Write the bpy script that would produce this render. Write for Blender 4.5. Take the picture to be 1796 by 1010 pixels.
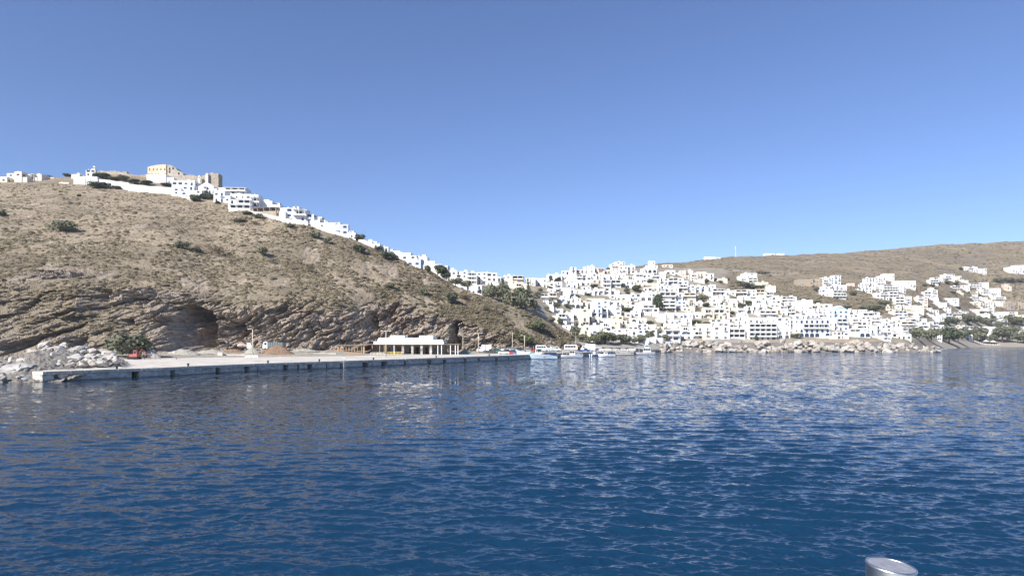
import bpy, math, random
import numpy as np
from mathutils import Vector
rad = math.radians
S = bpy.context.scene
for o in list(bpy.data.objects): bpy.data.objects.remove(o)

# ---------------------------------------------------------------- camera
F, CX, HY, CH = 1170.0, 898.0, 597.0, 7.0       # focal length / centre / horizon in photo pixels, eye height in m
cam_d = bpy.data.cameras.new('camera')
cam_d.sensor_width = 36.0; cam_d.lens = 36.0*F/1796.0
cam_d.shift_y = (HY-505.0)/1796.0
cam_d.clip_start = 0.1; cam_d.clip_end = 20000.0
cam = bpy.data.objects.new('camera', cam_d); S.collection.objects.link(cam)
cam.location = (0, 0, CH); cam.rotation_euler = (rad(90), 0, 0)
S.camera = cam

# ---------------------------------------------------------------- world, sun, exposure
SUN_DIR = Vector((-0.52, -0.60, 0.61)).normalized()     # towards the sun: behind the camera's left shoulder
elev = math.asin(SUN_DIR.z); azim = math.atan2(SUN_DIR.x, SUN_DIR.y)
wd = bpy.data.worlds.new('World'); S.world = wd; wd.use_nodes = True
nt = wd.node_tree; bgn = nt.nodes['Background']
sky = nt.nodes.new('ShaderNodeTexSky'); sky.sky_type = 'NISHITA'; sky.sun_disc = False
sky.sun_elevation = elev; sky.sun_rotation = azim
sky.altitude = 600; sky.air_density = 0.9; sky.dust_density = 0.0; sky.ozone_density = 6.0
tint = nt.nodes.new('ShaderNodeMix'); tint.data_type='RGBA'; tint.blend_type='MULTIPLY'; tint.inputs[0].default_value=1.0
tint.inputs[7].default_value=(1.04,0.955,1.035,1)
nt.links.new(sky.outputs[0], tint.inputs[6]); nt.links.new(tint.outputs[2], bgn.inputs[0]); bgn.inputs[1].default_value = 0.076
sl = bpy.data.lights.new('sun', 'SUN'); sl.energy = 3.9; sl.angle = rad(0.5); sl.color = (1.0, 0.955, 0.89)
so = bpy.data.objects.new('sun', sl); S.collection.objects.link(so)
so.rotation_euler = SUN_DIR.to_track_quat('Z', 'Y').to_euler()
S.view_settings.view_transform = 'Standard'; S.view_settings.look = 'None'
S.view_settings.exposure = 1.03; S.view_settings.gamma = 1.0; S.view_settings.use_curve_mapping = False

# ---------------------------------------------------------------- helpers
R = random.Random(7)
def link(o): S.collection.objects.link(o); return o
def tag(o, label=None, cat=None, group=None, kind=None):
    if label: o['label'] = label
    if cat: o['category'] = cat
    if group: o['group'] = group
    if kind: o['kind'] = kind
    return o
def empty(name, loc=(0,0,0), rz=0.0, parent=None):
    o = link(bpy.data.objects.new(name, None)); o.location = loc; o.rotation_euler = (0,0,rz)
    o.empty_display_size = 0.2
    if parent: o.parent = parent
    return o
def obj(name, me, parent=None, loc=None, rz=None):
    o = link(bpy.data.objects.new(name, me))
    if parent: o.parent = parent
    if loc is not None: o.location = loc
    if rz is not None: o.rotation_euler = (0,0,rz)
    return o
class MB:
    """collects faces with material slots into one mesh"""
    def __init__(s): s.v=[]; s.f=[]; s.m=[]; s.mats=[]
    def mi(s, mat):
        if mat not in s.mats: s.mats.append(mat)
        return s.mats.index(mat)
    def face(s, pts, mat):
        n=len(s.v); s.v += [tuple(p) for p in pts]; s.f.append(tuple(range(n,n+len(pts)))); s.m.append(s.mi(mat))
    def faces(s, verts, faces, mat):
        n=len(s.v); s.v += [tuple(p) for p in verts]; k=s.mi(mat)
        for f in faces: s.f.append(tuple(i+n for i in f)); s.m.append(k)
    def box(s, x0,x1,y0,y1,z0,z1, mat, rz=0, c=(0,0)):
        P=[(x0,y0,z0),(x1,y0,z0),(x1,y1,z0),(x0,y1,z0),(x0,y0,z1),(x1,y0,z1),(x1,y1,z1),(x0,y1,z1)]
        if rz:
            ca,sa=math.cos(rz),math.sin(rz)
            P=[(c[0]+(x-c[0])*ca-(y-c[1])*sa, c[1]+(x-c[0])*sa+(y-c[1])*ca, z) for x,y,z in P]
        s.faces(P,[(0,3,2,1),(4,5,6,7),(0,1,5,4),(1,2,6,5),(2,3,7,6),(3,0,4,7)],mat)
    def tube(s, pts, r, mat, n=8, cap=True):
        pts=[Vector(p) for p in pts]; rs = r if isinstance(r,(list,tuple)) else [r]*len(pts)
        V=[];Fc=[]
        for i,p in enumerate(pts):
            d=(pts[min(i+1,len(pts)-1)]-pts[max(i-1,0)]).normalized()
            a=d.orthogonal().normalized(); b=d.cross(a)
            for k in range(n):
                t=2*math.pi*k/n; V.append(p+(a*math.cos(t)+b*math.sin(t))*rs[i])
        for i in range(len(pts)-1):
            for k in range(n):
                Fc.append((i*n+k,i*n+(k+1)%n,(i+1)*n+(k+1)%n,(i+1)*n+k))
        if cap: Fc.append(tuple(range(n))[::-1]); Fc.append(tuple((len(pts)-1)*n+k for k in range(n)))
        s.faces(V,Fc,mat)
    def prism(s, poly, z0, z1, mat):
        n=len(poly); V=[(x,y,z0) for x,y in poly]+[(x,y,z1) for x,y in poly]
        s.faces(V,[tuple(range(n))[::-1],tuple(range(n,2*n))]+[(i,(i+1)%n,n+(i+1)%n,n+i) for i in range(n)],mat)
    def extr_y(s, poly, y0, y1, mat):
        """polygon in xz extruded along y"""
        n=len(poly); V=[(x,y0,z) for x,z in poly]+[(x,y1,z) for x,z in poly]
        s.faces(V,[tuple(range(n)),tuple(range(n,2*n))[::-1]]+[(i,n+i,n+(i+1)%n,(i+1)%n) for i in range(n)],mat)
    def mesh(s, name, smooth=False):
        me=bpy.data.meshes.new(name); me.from_pydata(s.v,[],s.f)
        for m in s.mats: me.materials.append(m)
        me.polygons.foreach_set('material_index', s.m)
        if smooth: me.polygons.foreach_set('use_smooth',[True]*len(s.f))
        me.update(); return me
    def build(s, name, parent=None, loc=None, rz=None, smooth=False):
        return obj(name, s.mesh(name,smooth), parent, loc, rz)
def np_mesh(name, V, Q, mats, smooth=True, attrs=None):
    me=bpy.data.meshes.new(name); k=Q.shape[1]
    me.vertices.add(len(V)); me.vertices.foreach_set('co', np.ascontiguousarray(V,dtype=np.float32).ravel())
    me.loops.add(Q.size); me.loops.foreach_set('vertex_index', np.ascontiguousarray(Q,dtype=np.int32).ravel())
    me.polygons.add(len(Q)); me.polygons.foreach_set('loop_start', np.arange(0,Q.size,k,dtype=np.int32))
    me.polygons.foreach_set('loop_total', np.full(len(Q),k,dtype=np.int32))
    for m in mats: me.materials.append(m)
    me.update(calc_edges=True)
    if smooth: me.polygons.foreach_set('use_smooth', np.ones(len(Q),dtype=bool))
    if attrs:
        for an,av in attrs.items():
            a=me.attributes.new(an,'FLOAT','POINT'); a.data.foreach_set('value', np.ascontiguousarray(av,dtype=np.float32).ravel())
    me.validate(); return me
def grid_quads(nr, nc):
    i=np.arange(nr-1)[:,None]*nc+np.arange(nc-1)[None,:]
    return np.stack([i,i+1,i+nc+1,i+nc],-1).reshape(-1,4)

# numpy value noise
_pt=np.random.RandomState(3).rand(512,512).astype(np.float64)
def vnoise(x,y,seed=0):
    x=x+seed*37.17; y=y+seed*91.7
    xi=np.floor(x).astype(int); yi=np.floor(y).astype(int); fx=x-xi; fy=y-yi
    fx=fx*fx*fx*(fx*(fx*6-15)+10); fy=fy*fy*fy*(fy*(fy*6-15)+10)
    g=lambda a,b:_pt[a&511,b&511]
    return ((g(xi,yi)*(1-fx)+g(xi+1,yi)*fx)*(1-fy)+(g(xi,yi+1)*(1-fx)+g(xi+1,yi+1)*fx)*fy)*2-1
def fbm(x,y,octv=4,seed=0,gain=0.5):
    s=0;a=1;t=0
    for k in range(octv):
        s=s+a*vnoise(x*2**k,y*2**k,seed+k*5); t+=a; a*=gain
    return s/t
def ridged(x,y,octv=4,seed=0,gain=0.5):
    s=0;a=1;t=0
    for k in range(octv):
        s=s+a*(1-2*np.abs(vnoise(x*2**k,y*2**k,seed+k*5))); t+=a; a*=gain
    return s/t

# ---------------------------------------------------------------- materials
def mat(name, base, rough=0.85, var=0.0, scale=1.0, metal=0.0, bump=0.0, spec=0.3, coords='Object', stretch=(1,1,1), two=None):
    m=bpy.data.materials.new(name); m.use_nodes=True; n=m.node_tree; b=n.nodes['Principled BSDF']
    b.inputs['Roughness'].default_value=rough; b.inputs['Metallic'].default_value=metal
    b.inputs['Specular IOR Level'].default_value=spec
    b.inputs['Base Color'].default_value=(*base,1)
    if var>0 or two or bump>0:
        tc=n.nodes.new('ShaderNodeTexCoord'); mp=n.nodes.new('ShaderNodeMapping'); mp.inputs['Scale'].default_value=stretch
        n.links.new(tc.outputs[coords],mp.inputs[0])
        nz=n.nodes.new('ShaderNodeTexNoise'); nz.inputs['Scale'].default_value=scale; nz.inputs['Detail'].default_value=5; nz.inputs['Roughness'].default_value=0.65
        n.links.new(mp.outputs[0],nz.inputs[0])
        cr=n.nodes.new('ShaderNodeValToRGB'); cr.color_ramp.elements[0].position=0.3; cr.color_ramp.elements[1].position=0.7
        lo=tuple(c*(1-var) for c in base) if not two else two
        hi=tuple(min(1,c*(1+var*0.6)) for c in base) if not two else base
        cr.color_ramp.elements[0].color=(*lo,1); cr.color_ramp.elements[1].color=(*hi,1)
        n.links.new(nz.outputs[0],cr.inputs[0]); n.links.new(cr.outputs[0],b.inputs['Base Color'])
        if bump>0:
            bp=n.nodes.new('ShaderNodeBump'); bp.inputs['Strength'].default_value=0.8; bp.inputs['Distance'].default_value=bump
            n.links.new(nz.outputs[0],bp.inputs['Height']); n.links.new(bp.outputs[0],b.inputs['Normal'])
    return m
def mixnode(n, fac, a, b):
    mx=n.nodes.new('ShaderNodeMix'); mx.data_type='RGBA'
    if isinstance(fac,(int,float)): mx.inputs[0].default_value=fac
    else: n.links.new(fac,mx.inputs[0])
    for i,v in ((6,a),(7,b)):
        if isinstance(v,tuple): mx.inputs[i].default_value=(*v,1)
        else: n.links.new(v,mx.inputs[i])
    return mx.outputs[2]
def noisenode(n, vec, scale, detail=5, rough=0.6, stretch=None, rot=None):
    if stretch or rot:
        mp=n.nodes.new('ShaderNodeMapping')
        if stretch: mp.inputs['Scale'].default_value=stretch
        if rot: mp.inputs['Rotation'].default_value=rot
        n.links.new(vec,mp.inputs[0]); vec=mp.outputs[0]
    z=n.nodes.new('ShaderNodeTexNoise'); z.inputs['Scale'].default_value=scale; z.inputs['Detail'].default_value=detail; z.inputs['Roughness'].default_value=rough
    n.links.new(vec,z.inputs[0]); return z.outputs[0]
def ramp(n, val, p0, p1):
    r=n.nodes.new('ShaderNodeMapRange'); r.inputs[1].default_value=p0; r.inputs[2].default_value=p1
    n.links.new(val,r.inputs[0]); return r.outputs[0]
def math2(n, op, a, b):
    r=n.nodes.new('ShaderNodeMath'); r.operation=op
    for i,v in ((0,a),(1,b)):
        if isinstance(v,(int,float)): r.inputs[i].default_value=v
        else: n.links.new(v,r.inputs[i])
    return r.outputs[0]
def terrain_mat(name, soil_a, soil_b, shrubc, rock_a, rock_b, fine=1.0, pale=(0.42,0.38,0.31)):
    m=bpy.data.materials.new(name); m.use_nodes=True; n=m.node_tree; b=n.nodes['Principled BSDF']
    b.inputs['Roughness'].default_value=0.95; b.inputs['Specular IOR Level'].default_value=0.1
    tc=n.nodes.new('ShaderNodeTexCoord').outputs['Object']
    big=noisenode(n,tc,0.018,4,0.55); mid=noisenode(n,tc,0.10,5,0.62,stretch=(0.35,0.8,3.2)); sm=noisenode(n,tc,0.75*fine,4,0.7)
    soil=mixnode(n,ramp(n,mid,0.35,0.68),soil_a,soil_b)
    soil=mixnode(n,math2(n,'MULTIPLY',ramp(n,big,0.42,0.62),0.45),soil,shrubc)
    soil=mixnode(n,math2(n,'MULTIPLY',ramp(n,sm,0.52,0.62),0.75),soil,shrubc)
    sp=noisenode(n,tc,0.42*fine,6,0.75)
    soil=mixnode(n,math2(n,'MULTIPLY',ramp(n,sp,0.57,0.68),0.8),soil,pale)
    st=noisenode(n,tc,0.35,6,0.7,stretch=(0.35,1,2.4),rot=(0,rad(28),0))
    rock=mixnode(n,ramp(n,st,0.34,0.66),rock_a,rock_b)
    rust=noisenode(n,tc,0.07,4,0.6)
    rock=mixnode(n,math2(n,'MULTIPLY',ramp(n,rust,0.52,0.68),0.6),rock,(0.19,0.125,0.085))
    at=n.nodes.new('ShaderNodeAttribute'); at.attribute_name='rock'
    col=mixnode(n,at.outputs['Fac'],soil,rock)
    at2=n.nodes.new('ShaderNodeAttribute'); at2.attribute_name='pave'
    col=mixnode(n,at2.outputs['Fac'],col,(0.36,0.33,0.28))
    n.links.new(col,b.inputs['Base Color'])
    bp=n.nodes.new('ShaderNodeBump'); bp.inputs['Strength'].default_value=1.0; bp.inputs['Distance'].default_value=0.5
    n.links.new(math2(n,'ADD',math2(n,'MULTIPLY',sm,0.9),math2(n,'MULTIPLY',st,1.2)),bp.inputs['Height']); n.links.new(bp.outputs[0],b.inputs['Normal'])
    return m

M={}
M['hill']=terrain_mat('dry_hillside',(0.25,0.198,0.137),(0.39,0.322,0.232),(0.10,0.088,0.06),(0.21,0.168,0.13),(0.47,0.40,0.32))
M['town_ground']=terrain_mat('town_ground',(0.24,0.19,0.13),(0.40,0.34,0.26),(0.12,0.12,0.07),(0.16,0.13,0.11),(0.34,0.29,0.24),pale=(0.6,0.56,0.48))
M['concrete']=mat('pale_concrete',(0.58,0.54,0.47),0.9,0.35,0.22,bump=0.02)
M['concrete_edge']=mat('weathered_concrete',(0.60,0.56,0.49),0.95,0.55,0.8,bump=0.12,stretch=(1,1,2.5))
M['grey_concrete']=mat('grey_concrete',(0.36,0.33,0.295),0.95,0.35,0.7,bump=0.08)
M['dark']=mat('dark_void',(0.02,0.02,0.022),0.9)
M['rubber']=mat('black_rubber',(0.015,0.015,0.017),0.7)

# ---------------------------------------------------------------- terrain profiles
def to_z(py,Y): return CH-(py-HY)*Y/F
def wx(px,Y): return (px-CX)/F*Y
class Profile:
    """columns along photo x, each with nodes (depth, height); bilinear in between with smoothed nodes"""
    def __init__(s, cols):
        s.px=np.array([c[0] for c in cols],float)
        s.Y=np.array([[n[0] for n in c[1]] for c in cols],float)
        s.Z=np.array([[(n[1][1] if isinstance(n[1],tuple) else to_z(n[1],n[0])) for n in c[1]] for c in cols],float)
        g=np.arange(-700,2600,2.0); w=np.hanning(31); w/=w.sum(); s.g=g; k=s.Y.shape[1]
        sm=lambda v:np.convolve(np.pad(np.interp(g,s.px,v),15,'edge'),w,'valid')
        s.TY=[sm(s.Y[:,i]) for i in range(k)]; s.TZ=[sm(s.Z[:,i]) for i in range(k)]
    def nodes(s,px):
        return (np.stack([np.interp(px,s.g,t) for t in s.TY],-1),
                np.stack([np.interp(px,s.g,t) for t in s.TZ],-1))
    def z(s,px,Y):
        a,b=s.nodes(np.array([px])); return float(np.interp(Y,a[0],b[0]))
    def solve(s,px,py,ymin=None,ymax=None):
        """nearest depth where the ground projects to py; else the depth coming closest"""
        a,b=s.nodes(np.array([px])); a=a[0]; b=b[0]
        ys=np.linspace(ymin or a[0], ymax or a[-1], 600); zs=np.interp(ys,a,b); pr=HY-(zs-CH)*F/ys
        hit=np.where(pr<=py)[0]
        i=hit[0] if len(hit) else int(np.argmin(pr))
        return float(ys[i]), float(zs[i])
def Z(v): return ('z',v)
# the headland on the left: yard edge, cliff foot, cliff top, mid slope, crest, second rise, back
hill_cols=[
 (-520,[(140,Z(0.5)),(180,Z(2)),(212,500),(290,400),(445,335),(470,326),(620,Z(60))]),
 (-200,[(145,Z(0.5)),(186,Z(2)),(218,495),(295,400),(440,326),(468,318),(620,Z(60))]),
 (0,  [(150,Z(0.5)),(196,Z(2)),(228,488),(300,400),(430,320),(462,314),(640,Z(60))]),
 (130,[(160,Z(0.8)),(206,Z(2.6)),(232,496),(305,402),(425,323),(455,310),(640,Z(60))]),
 (200,[(175,Z(1.0)),(211,Z(3)),(236,505),(305,405),(416,329),(450,305),(640,Z(55))]),
 (265,[(186,Z(1.2)),(215,Z(3.2)),(238,518),(304,410),(410,338),(448,312),(640,Z(55))]),
 (300,[(195,Z(1.3)),(222,Z(3.5)),(240,524),(300,420),(404,343),(446,316),(640,Z(50))]),
 (380,[(205,Z(1.3)),(236,Z(3.8)),(250,528),(305,440),(385,356),(430,334),(640,Z(45))]),
 (450,[(210,Z(1.4)),(240,Z(4.0)),(254,524),(305,445),(362,374),(395,353),(640,Z(40))]),
 (540,[(215,Z(1.4)),(246,Z(3.8)),(264,520),(305,462),(350,392),(380,375),(640,Z(30))]),
 (600,[(222,Z(1.4)),(254,Z(3.5)),(274,520),(305,472),(345,413),(370,398),(640,Z(25))]),
 (680,[(236,Z(1.5)),(272,Z(2.6)),(290,530),(310,488),(340,447),(360,440),(600,Z(20))]),
 (750,[(245,Z(1.5)),(276,Z(2.6)),(294,545),(312,512),(335,475),(350,470),(580,Z(16))]),
 (790,[(250,Z(1.5)),(280,Z(2.6)),(298,560),(312,530),(332,501),(345,498),(520,Z(12))]),
 (850,[(256,Z(1.5)),(288,Z(2.8)),(302,575),(312,552),(328,520),(338,521),(460,Z(8))]),
 (925,[(268,Z(1.5)),(300,Z(3.0)),(310,585),(320,566),(330,546),(336,549),(420,Z(4))]),
 (985,[(280,Z(1.5)),(315,Z(3.0)),(324,596),(330,586),(336,576),(340,578),(400,Z(2))]),
 (1015,[(290,Z(1.4)),(325,Z(2.6)),(332,604),(336,600),(340,597),(345,600),(390,Z(1.5))])]
HP=Profile(hill_cols)
town_cols=[
 (640,[(360,Z(2)),(382,560),(402,520),(425,500),(455,490),(600,505),(1700,Z(8))]),
 (700,[(352,Z(2)),(380,560),(400,520),(420,498),(450,490),(600,505),(1700,Z(8))]),
 (860,[(322,Z(1.4)),(362,562),(385,525),(410,505),(440,496),(600,500),(1700,Z(8))]),
 (930,[(322,Z(1.4)),(362,574),(390,540),(415,515),(450,500),(600,505),(1700,Z(8))]),
 (1000,[(330,Z(1.4)),(392,580),(430,545),(470,510),(520,486),(700,490),(1700,Z(8))]),
 (1080,[(345,Z(1.4)),(408,588),(455,545),(500,502),(560,474),(750,474),(1700,Z(8))]),
 (1150,[(385,Z(1.4)),(420,590),(465,545),(510,502),(575,474),(900,463),(1700,Z(30))]),
 (1200,[(414,Z(0.5)),(428,592),(470,545),(520,505),(600,480),(1000,460),(1700,Z(50))]),
 (1250,[(414,Z(0.5)),(425,593),(475,550),(530,510),(650,484),(1080,453),(1700,Z(70))]),
 (1300,[(414,Z(0.5)),(425,593),(478,555),(530,525),(700,492),(1100,449),(1700,Z(80))]),
 (1400,[(414,Z(0.5)),(425,594),(480,565),(560,535),(750,492),(1120,447),(1700,Z(90))]),
 (1500,[(414,Z(0.5)),(428,595),(490,574),(590,545),(780,496),(1130,442),(1700,Z(100))]),
 (1600,[(412,Z(0.5)),(440,596),(540,576),(660,545),(850,500),(1150,433),(1700,Z(110))]),
 (1650,[(520,Z(0.3)),(600,598),(680,574),(780,540),(900,495),(1150,429),(1700,Z(120))]),
 (1720,[(716,Z(-0.3)),(760,598),(810,578),(890,540),(970,490),(1170,426),(1700,Z(120))]),
 (1800,[(716,Z(-0.3)),(760,598),(820,578),(900,540),(980,490),(1170,422),(1700,Z(120))]),
 (2400,[(700,Z(-0.3)),(760,598),(830,576),(910,540),(990,490),(1180,412),(1700,Z(120))])]
TP=Profile(town_cols)
# ---------------------------------------------------------------- sea
def make_sea():
    m=bpy.data.materials.new('deep_blue_water'); m.use_nodes=True; n=m.node_tree; b=n.nodes['Principled BSDF']
    b.inputs['Base Color'].default_value=(0.005,0.029,0.066,1); b.inputs['Roughness'].default_value=0.06; b.inputs['IOR'].default_value=1.33
    tc=n.nodes.new('ShaderNodeTexCoord').outputs['Object']
    # ripples as direct normal changes: three sizes, each where the mesh waves get too fine to carry it
    sx=n.nodes.new('ShaderNodeSeparateXYZ'); n.links.new(tc,sx.inputs[0]); Yp=sx.outputs['Y']
    def vm(op,a,b):
        v=n.nodes.new('ShaderNodeVectorMath'); v.operation=op
        for i,q in ((0,a),(1,b)):
            if isinstance(q,tuple): v.inputs[i].default_value=q
            elif q is not None: n.links.new(q,v.inputs[i])
        return v.outputs[0]
    def layer(scale,stretch,rz,amp,w):
        mp=n.nodes.new('ShaderNodeMapping'); mp.inputs['Scale'].default_value=stretch; mp.inputs['Rotation'].default_value=(0,0,rad(rz)); n.links.new(tc,mp.inputs[0])
        z=n.nodes.new('ShaderNodeTexNoise'); z.inputs['Scale'].default_value=scale; z.inputs['Detail'].default_value=4; z.inputs['Roughness'].default_value=0.68; n.links.new(mp.outputs[0],z.inputs[0])
        v=vm('MULTIPLY',vm('SUBTRACT',z.outputs['Color'],(.5,.5,.5)),amp)
        s_=n.nodes.new('ShaderNodeVectorMath'); s_.operation='SCALE'; n.links.new(v,s_.inputs[0]); n.links.new(w,s_.inputs['Scale']); return s_.outputs[0]
    wA=ramp(n,Yp,70,25); wB=math2(n,'MULTIPLY',ramp(n,Yp,22,60),ramp(n,Yp,150,80)); wC=math2(n,'MULTIPLY',ramp(n,Yp,70,130),ramp(n,Yp,330,200)); wD=ramp(n,Yp,180,300)
    lee=ramp(n,math2(n,'ADD',sx.outputs['X'],math2(n,'MULTIPLY',Yp,-0.12)),-70,25); lee=math2(n,'ADD',math2(n,'MULTIPLY',lee,0.35),0.65)
    wA,wB,wC=[math2(n,'MULTIPLY',w_,lee) for w_ in (wA,wB,wC)]
    geo=n.nodes.new('ShaderNodeNewGeometry')
    N=vm('ADD',geo.outputs['Normal'],layer(7.5,(.65,1,1),8,(0.6,0.8,0),wA))
    N=vm('ADD',N,layer(2.2,(.7,.8,1),-6,(0.6,1.2,0),wB)); N=vm('ADD',N,layer(1.0,(.8,.30,1),4,(0.6,1.9,0),wC)); N=vm('ADD',N,layer(.75,(.9,.12,1),0,(0.6,2.3,0),wD))
    nn=n.nodes.new('ShaderNodeVectorMath'); nn.operation='NORMALIZE'; n.links.new(N,nn.inputs[0]); n.links.new(nn.outputs[0],b.inputs['Normal'])
    pys=np.concatenate([np.arange(1100,700,-0.8),np.arange(700,625,-0.55),np.arange(625,604.6,-0.45)])
    Ys=CH*F/(pys-HY); us=(np.arange(-500,2300,1.7)-CX)/F
    Yg=np.repeat(Ys[:,None],len(us),1); X=us[None,:]*Yg
    dY=np.abs(np.gradient(Ys))[:,None]
    rs=np.random.RandomState(11); h=np.zeros_like(X); dx=np.zeros_like(X); dyv=np.zeros_like(X)
    lee=1-0.3*(1-np.clip((X+35-Yg*0.12)/55,0,1))
    gust=(0.8+0.45*fbm(X/22,Yg/35,3,9))*lee
    for i in range(180):
        L=0.14*(3.0/0.14)**(rs.rand()**0.95); k=2*math.pi/L
        th=rad(-97+rs.randn()*(30 if L<.8 else 19))      # the swell runs towards the camera
        kx,ky=k*math.cos(th),k*math.sin(th); ph=rs.rand()*6.283
        amp=0.031*L/6.283*(1.2 if L<1.2 else 0.9)
        fade=np.clip(L/(dY*2.2)-1,0,1); r1=int(np.count_nonzero(fade[:,0]>0))
        if r1==0: continue
        p=kx*X[:r1]+ky*Yg[:r1]+ph; A=(amp*fade*gust)[:r1]
        h[:r1]+=A*np.cos(p); sp=np.sin(p)*A
        dx[:r1]-=0.75*math.cos(th)*sp; dyv[:r1]-=0.75*math.sin(th)*sp
    V=np.stack([X+dx,Yg+dyv,h],-1).reshape(-1,3)
    me=np_mesh('sea',V,grid_quads(len(Ys),len(us)),[m])
    o=obj('sea',me); tag(o,kind='structure')
    far=MB(); far.face([(-9000,-9000,-0.9),(9000,-9000,-0.9),(9000,9000,-0.9),(-9000,9000,-0.9)],m)
    o=far.build('open_water'); tag(o,kind='structure')
make_sea()

# ---------------------------------------------------------------- hills
def sstep(x,a,b):
    t=np.clip((x-a)/(b-a),0,1); return t*t*(3-2*t)
def facets(u,v,seed):
    """broken-rock relief: jittered cells, each a tilted flat face"""
    ui=np.floor(u).astype(int); vi=np.floor(v).astype(int); best=np.full(u.shape,1e9); out=np.zeros_like(u); edge=np.full(u.shape,1e9)
    for a in (-1,0,1):
        for b in (-1,0,1):
            ca,cb=ui+a,vi+b; h=lambda k:_pt[(ca*13+seed*7+k*31)&511,(cb*17+seed*11+k*57)&511]
            fx=ca+.15+.7*h(0)-u; fy=cb+.15+.7*h(1)-v; d=fx*fx+fy*fy
            val=(h(2)-.5)*1.2+fx*(h(3)-.5)*1.6+fy*(h(4)-.15)*1.8
            m=d<best; out=np.where(m,val,out); best=np.where(m,d,best)
    return out
def make_hill():
    px=np.arange(-520,1016,1.45); a,b=HP.nodes(px)
    counts=[14,100,150,110,16,14]
    Ys=[];Zs=[];T=[]
    for k,cn in enumerate(counts):
        t=np.linspace(0,1,cn,endpoint=False)[None,:]
        Ys.append(a[:,k:k+1]*(1-t)+a[:,k+1:k+2]*t); Zs.append(b[:,k:k+1]*(1-t)+b[:,k+1:k+2]*t); T.append(np.repeat(k+t,len(px),0))
    Y=np.concatenate(Ys,1); Zz=np.concatenate(Zs,1); T=np.concatenate(T,1); P=np.repeat(px[:,None],Y.shape[1],1)
    X=(P-CX)/F*Y
    # smooth kinks a little along the slope
    k=np.ones(9)/9
    for arr in (Zz,):
        s=np.apply_along_axis(lambda r:np.convolve(np.pad(r,4,'edge'),k,'valid'),1,arr); w=sstep(T,1.7,2.3)*(1-sstep(T,3.85,3.95)); arr+= (s-arr)*w
    # rock masks

    e=fbm(X/22,Zz/9,4,2)*0.5
    rockw=sstep(T,0.7,1.05)*(1-sstep(T+e*0.9,1.75,2.12))
    left=1-sstep(P,225,300)
    rockw=rockw*(0.92-0.62*left*sstep(fbm(X/20,Zz/5,3,8),-0.25,0.15)); rockw*=1-0.55*sstep(P,700,800)*sstep(fbm(X/14,Zz/7,3,5),-0.35,0.2)
    out=sstep(fbm(X/9,(Y)/16,4,21),0.34,0.46)*sstep(T,1.9,2.2)*(1-sstep(T,3.6,3.9))
    rock=np.clip(rockw+out*0.6,0,1)
    # tilted strata: long axis rises to the right
    th=rad(27); al=X*math.cos(th)+Zz*math.sin(th); ac=-X*math.sin(th)+Zz*math.cos(th)
    warp=fbm(X/11,Zz/11,3,31)*2.0
    big=ridged(al/26+2,(ac+warp)/6.5,3,3); med=ridged(al/9,(ac+warp)/2.3,3,13); small=ridged(al/2.6,(ac+warp)/0.85,2,23)
    saw=((ac+warp*1.4)/3.4)%1.0; saw=(1-saw)*sstep(saw,0.0,0.14)
    sawb=((ac+warp*2.0)/8.5+0.3*left)%1.0; sawb=(1-sawb)*sstep(sawb,0.0,0.1)
    med=np.sign(med)*np.abs(med)**0.7; fine=ridged(al/1.5,(ac+warp)/0.55,2,29)
    w2=fbm(X/5,Zz/5,2,37)*1.1
    w3=fbm(X/3+9,Zz/3,2,39)*1.2; f1=facets((al+w2*3)/9,(ac+warp*1.6+w2)/5.2,1); f2=facets((al+w3*1.5)/4.0,(ac+warp*1.6+w2+w3)/2.3,2); f3=facets((al+w3)/1.8,(ac+warp+w2+w3)/1.15,3); f4=facets((al+w3)/0.85,(ac+w2+w3)/0.6,4)
    out_y=-(big*0.5+f1*2.6+f2*1.7+f3*0.95+f4*0.42+(saw*0.7+sawb*1.5*(0.35+0.65*left))*sstep(fbm(X/12,Zz/8,2,91),-0.4,0.25))*rockw
    gl=fbm(X/5,Y/9,4,41)
    Zz=Zz+rock*(0.25*med+0.5*f3+0.2*f4+0.35*f2)+(1-rock)*(0.30*gl+0.16*fbm(X/1.3,Y/1.6,2,51))*sstep(T,0.9,1.2)
    # terrace-like ledges and gullies over the upper slope
    led=((Zz+fbm(X/35,Y/35,3,61)*4)/6.0)%1.0
    Zz=Zz+0.55*(led*(1-sstep(led,0.8,1.0))-0.4)*sstep(T,1.9,2.2)*(1-sstep(T,3.8,4))
    gul=ridged(X/38+Y/160,Y/150,3,71); Zz=Zz-1.6*np.clip(gul-0.45,0,1)*sstep(T,1.3,2.0)*(1-sstep(T,3.6,3.95))
    # the undercut alcove, the left overhang and the narrow cleft
    def hollow(cx,cy,rx,ry,depth,p=2.2):
        PY=HY-(Zz-CH)*F/Y
        d=(np.abs((P-cx)/rx)**p+np.abs((PY-cy)/ry)**p); return depth*(1-sstep(d,0.65,1.15))*sstep(T,0.8,1.05)*(1-sstep(T,2.05,2.3))
    jag=fbm(X/4,Zz/4,3,81)
    PY0=HY-(Zz-CH)*F/Y
    def turned(x0,x1,ytop,ybot,D,pre=0.0,x_=None):
        """rock mass whose face turns away to the right: recedes from x0 to x1, then steps back out"""
        Pj=P+jag*9; t=np.clip((Pj-x0)/(x1-x0),0,1); back=1-sstep(Pj,x1,x1+3.5)
        yt_=np.interp(P,[q[0] for q in ytop],[q[1] for q in ytop]); yb_=np.interp(P,[q[0] for q in ybot],[q[1] for q in ybot])
        vert=sstep(PY0+jag*4,yt_-1.5,yt_+2.5)*(1-sstep(PY0+jag*4,yb_-2,yb_+3))
        fwd=sstep(Pj,x0-70,x0)*back
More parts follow.
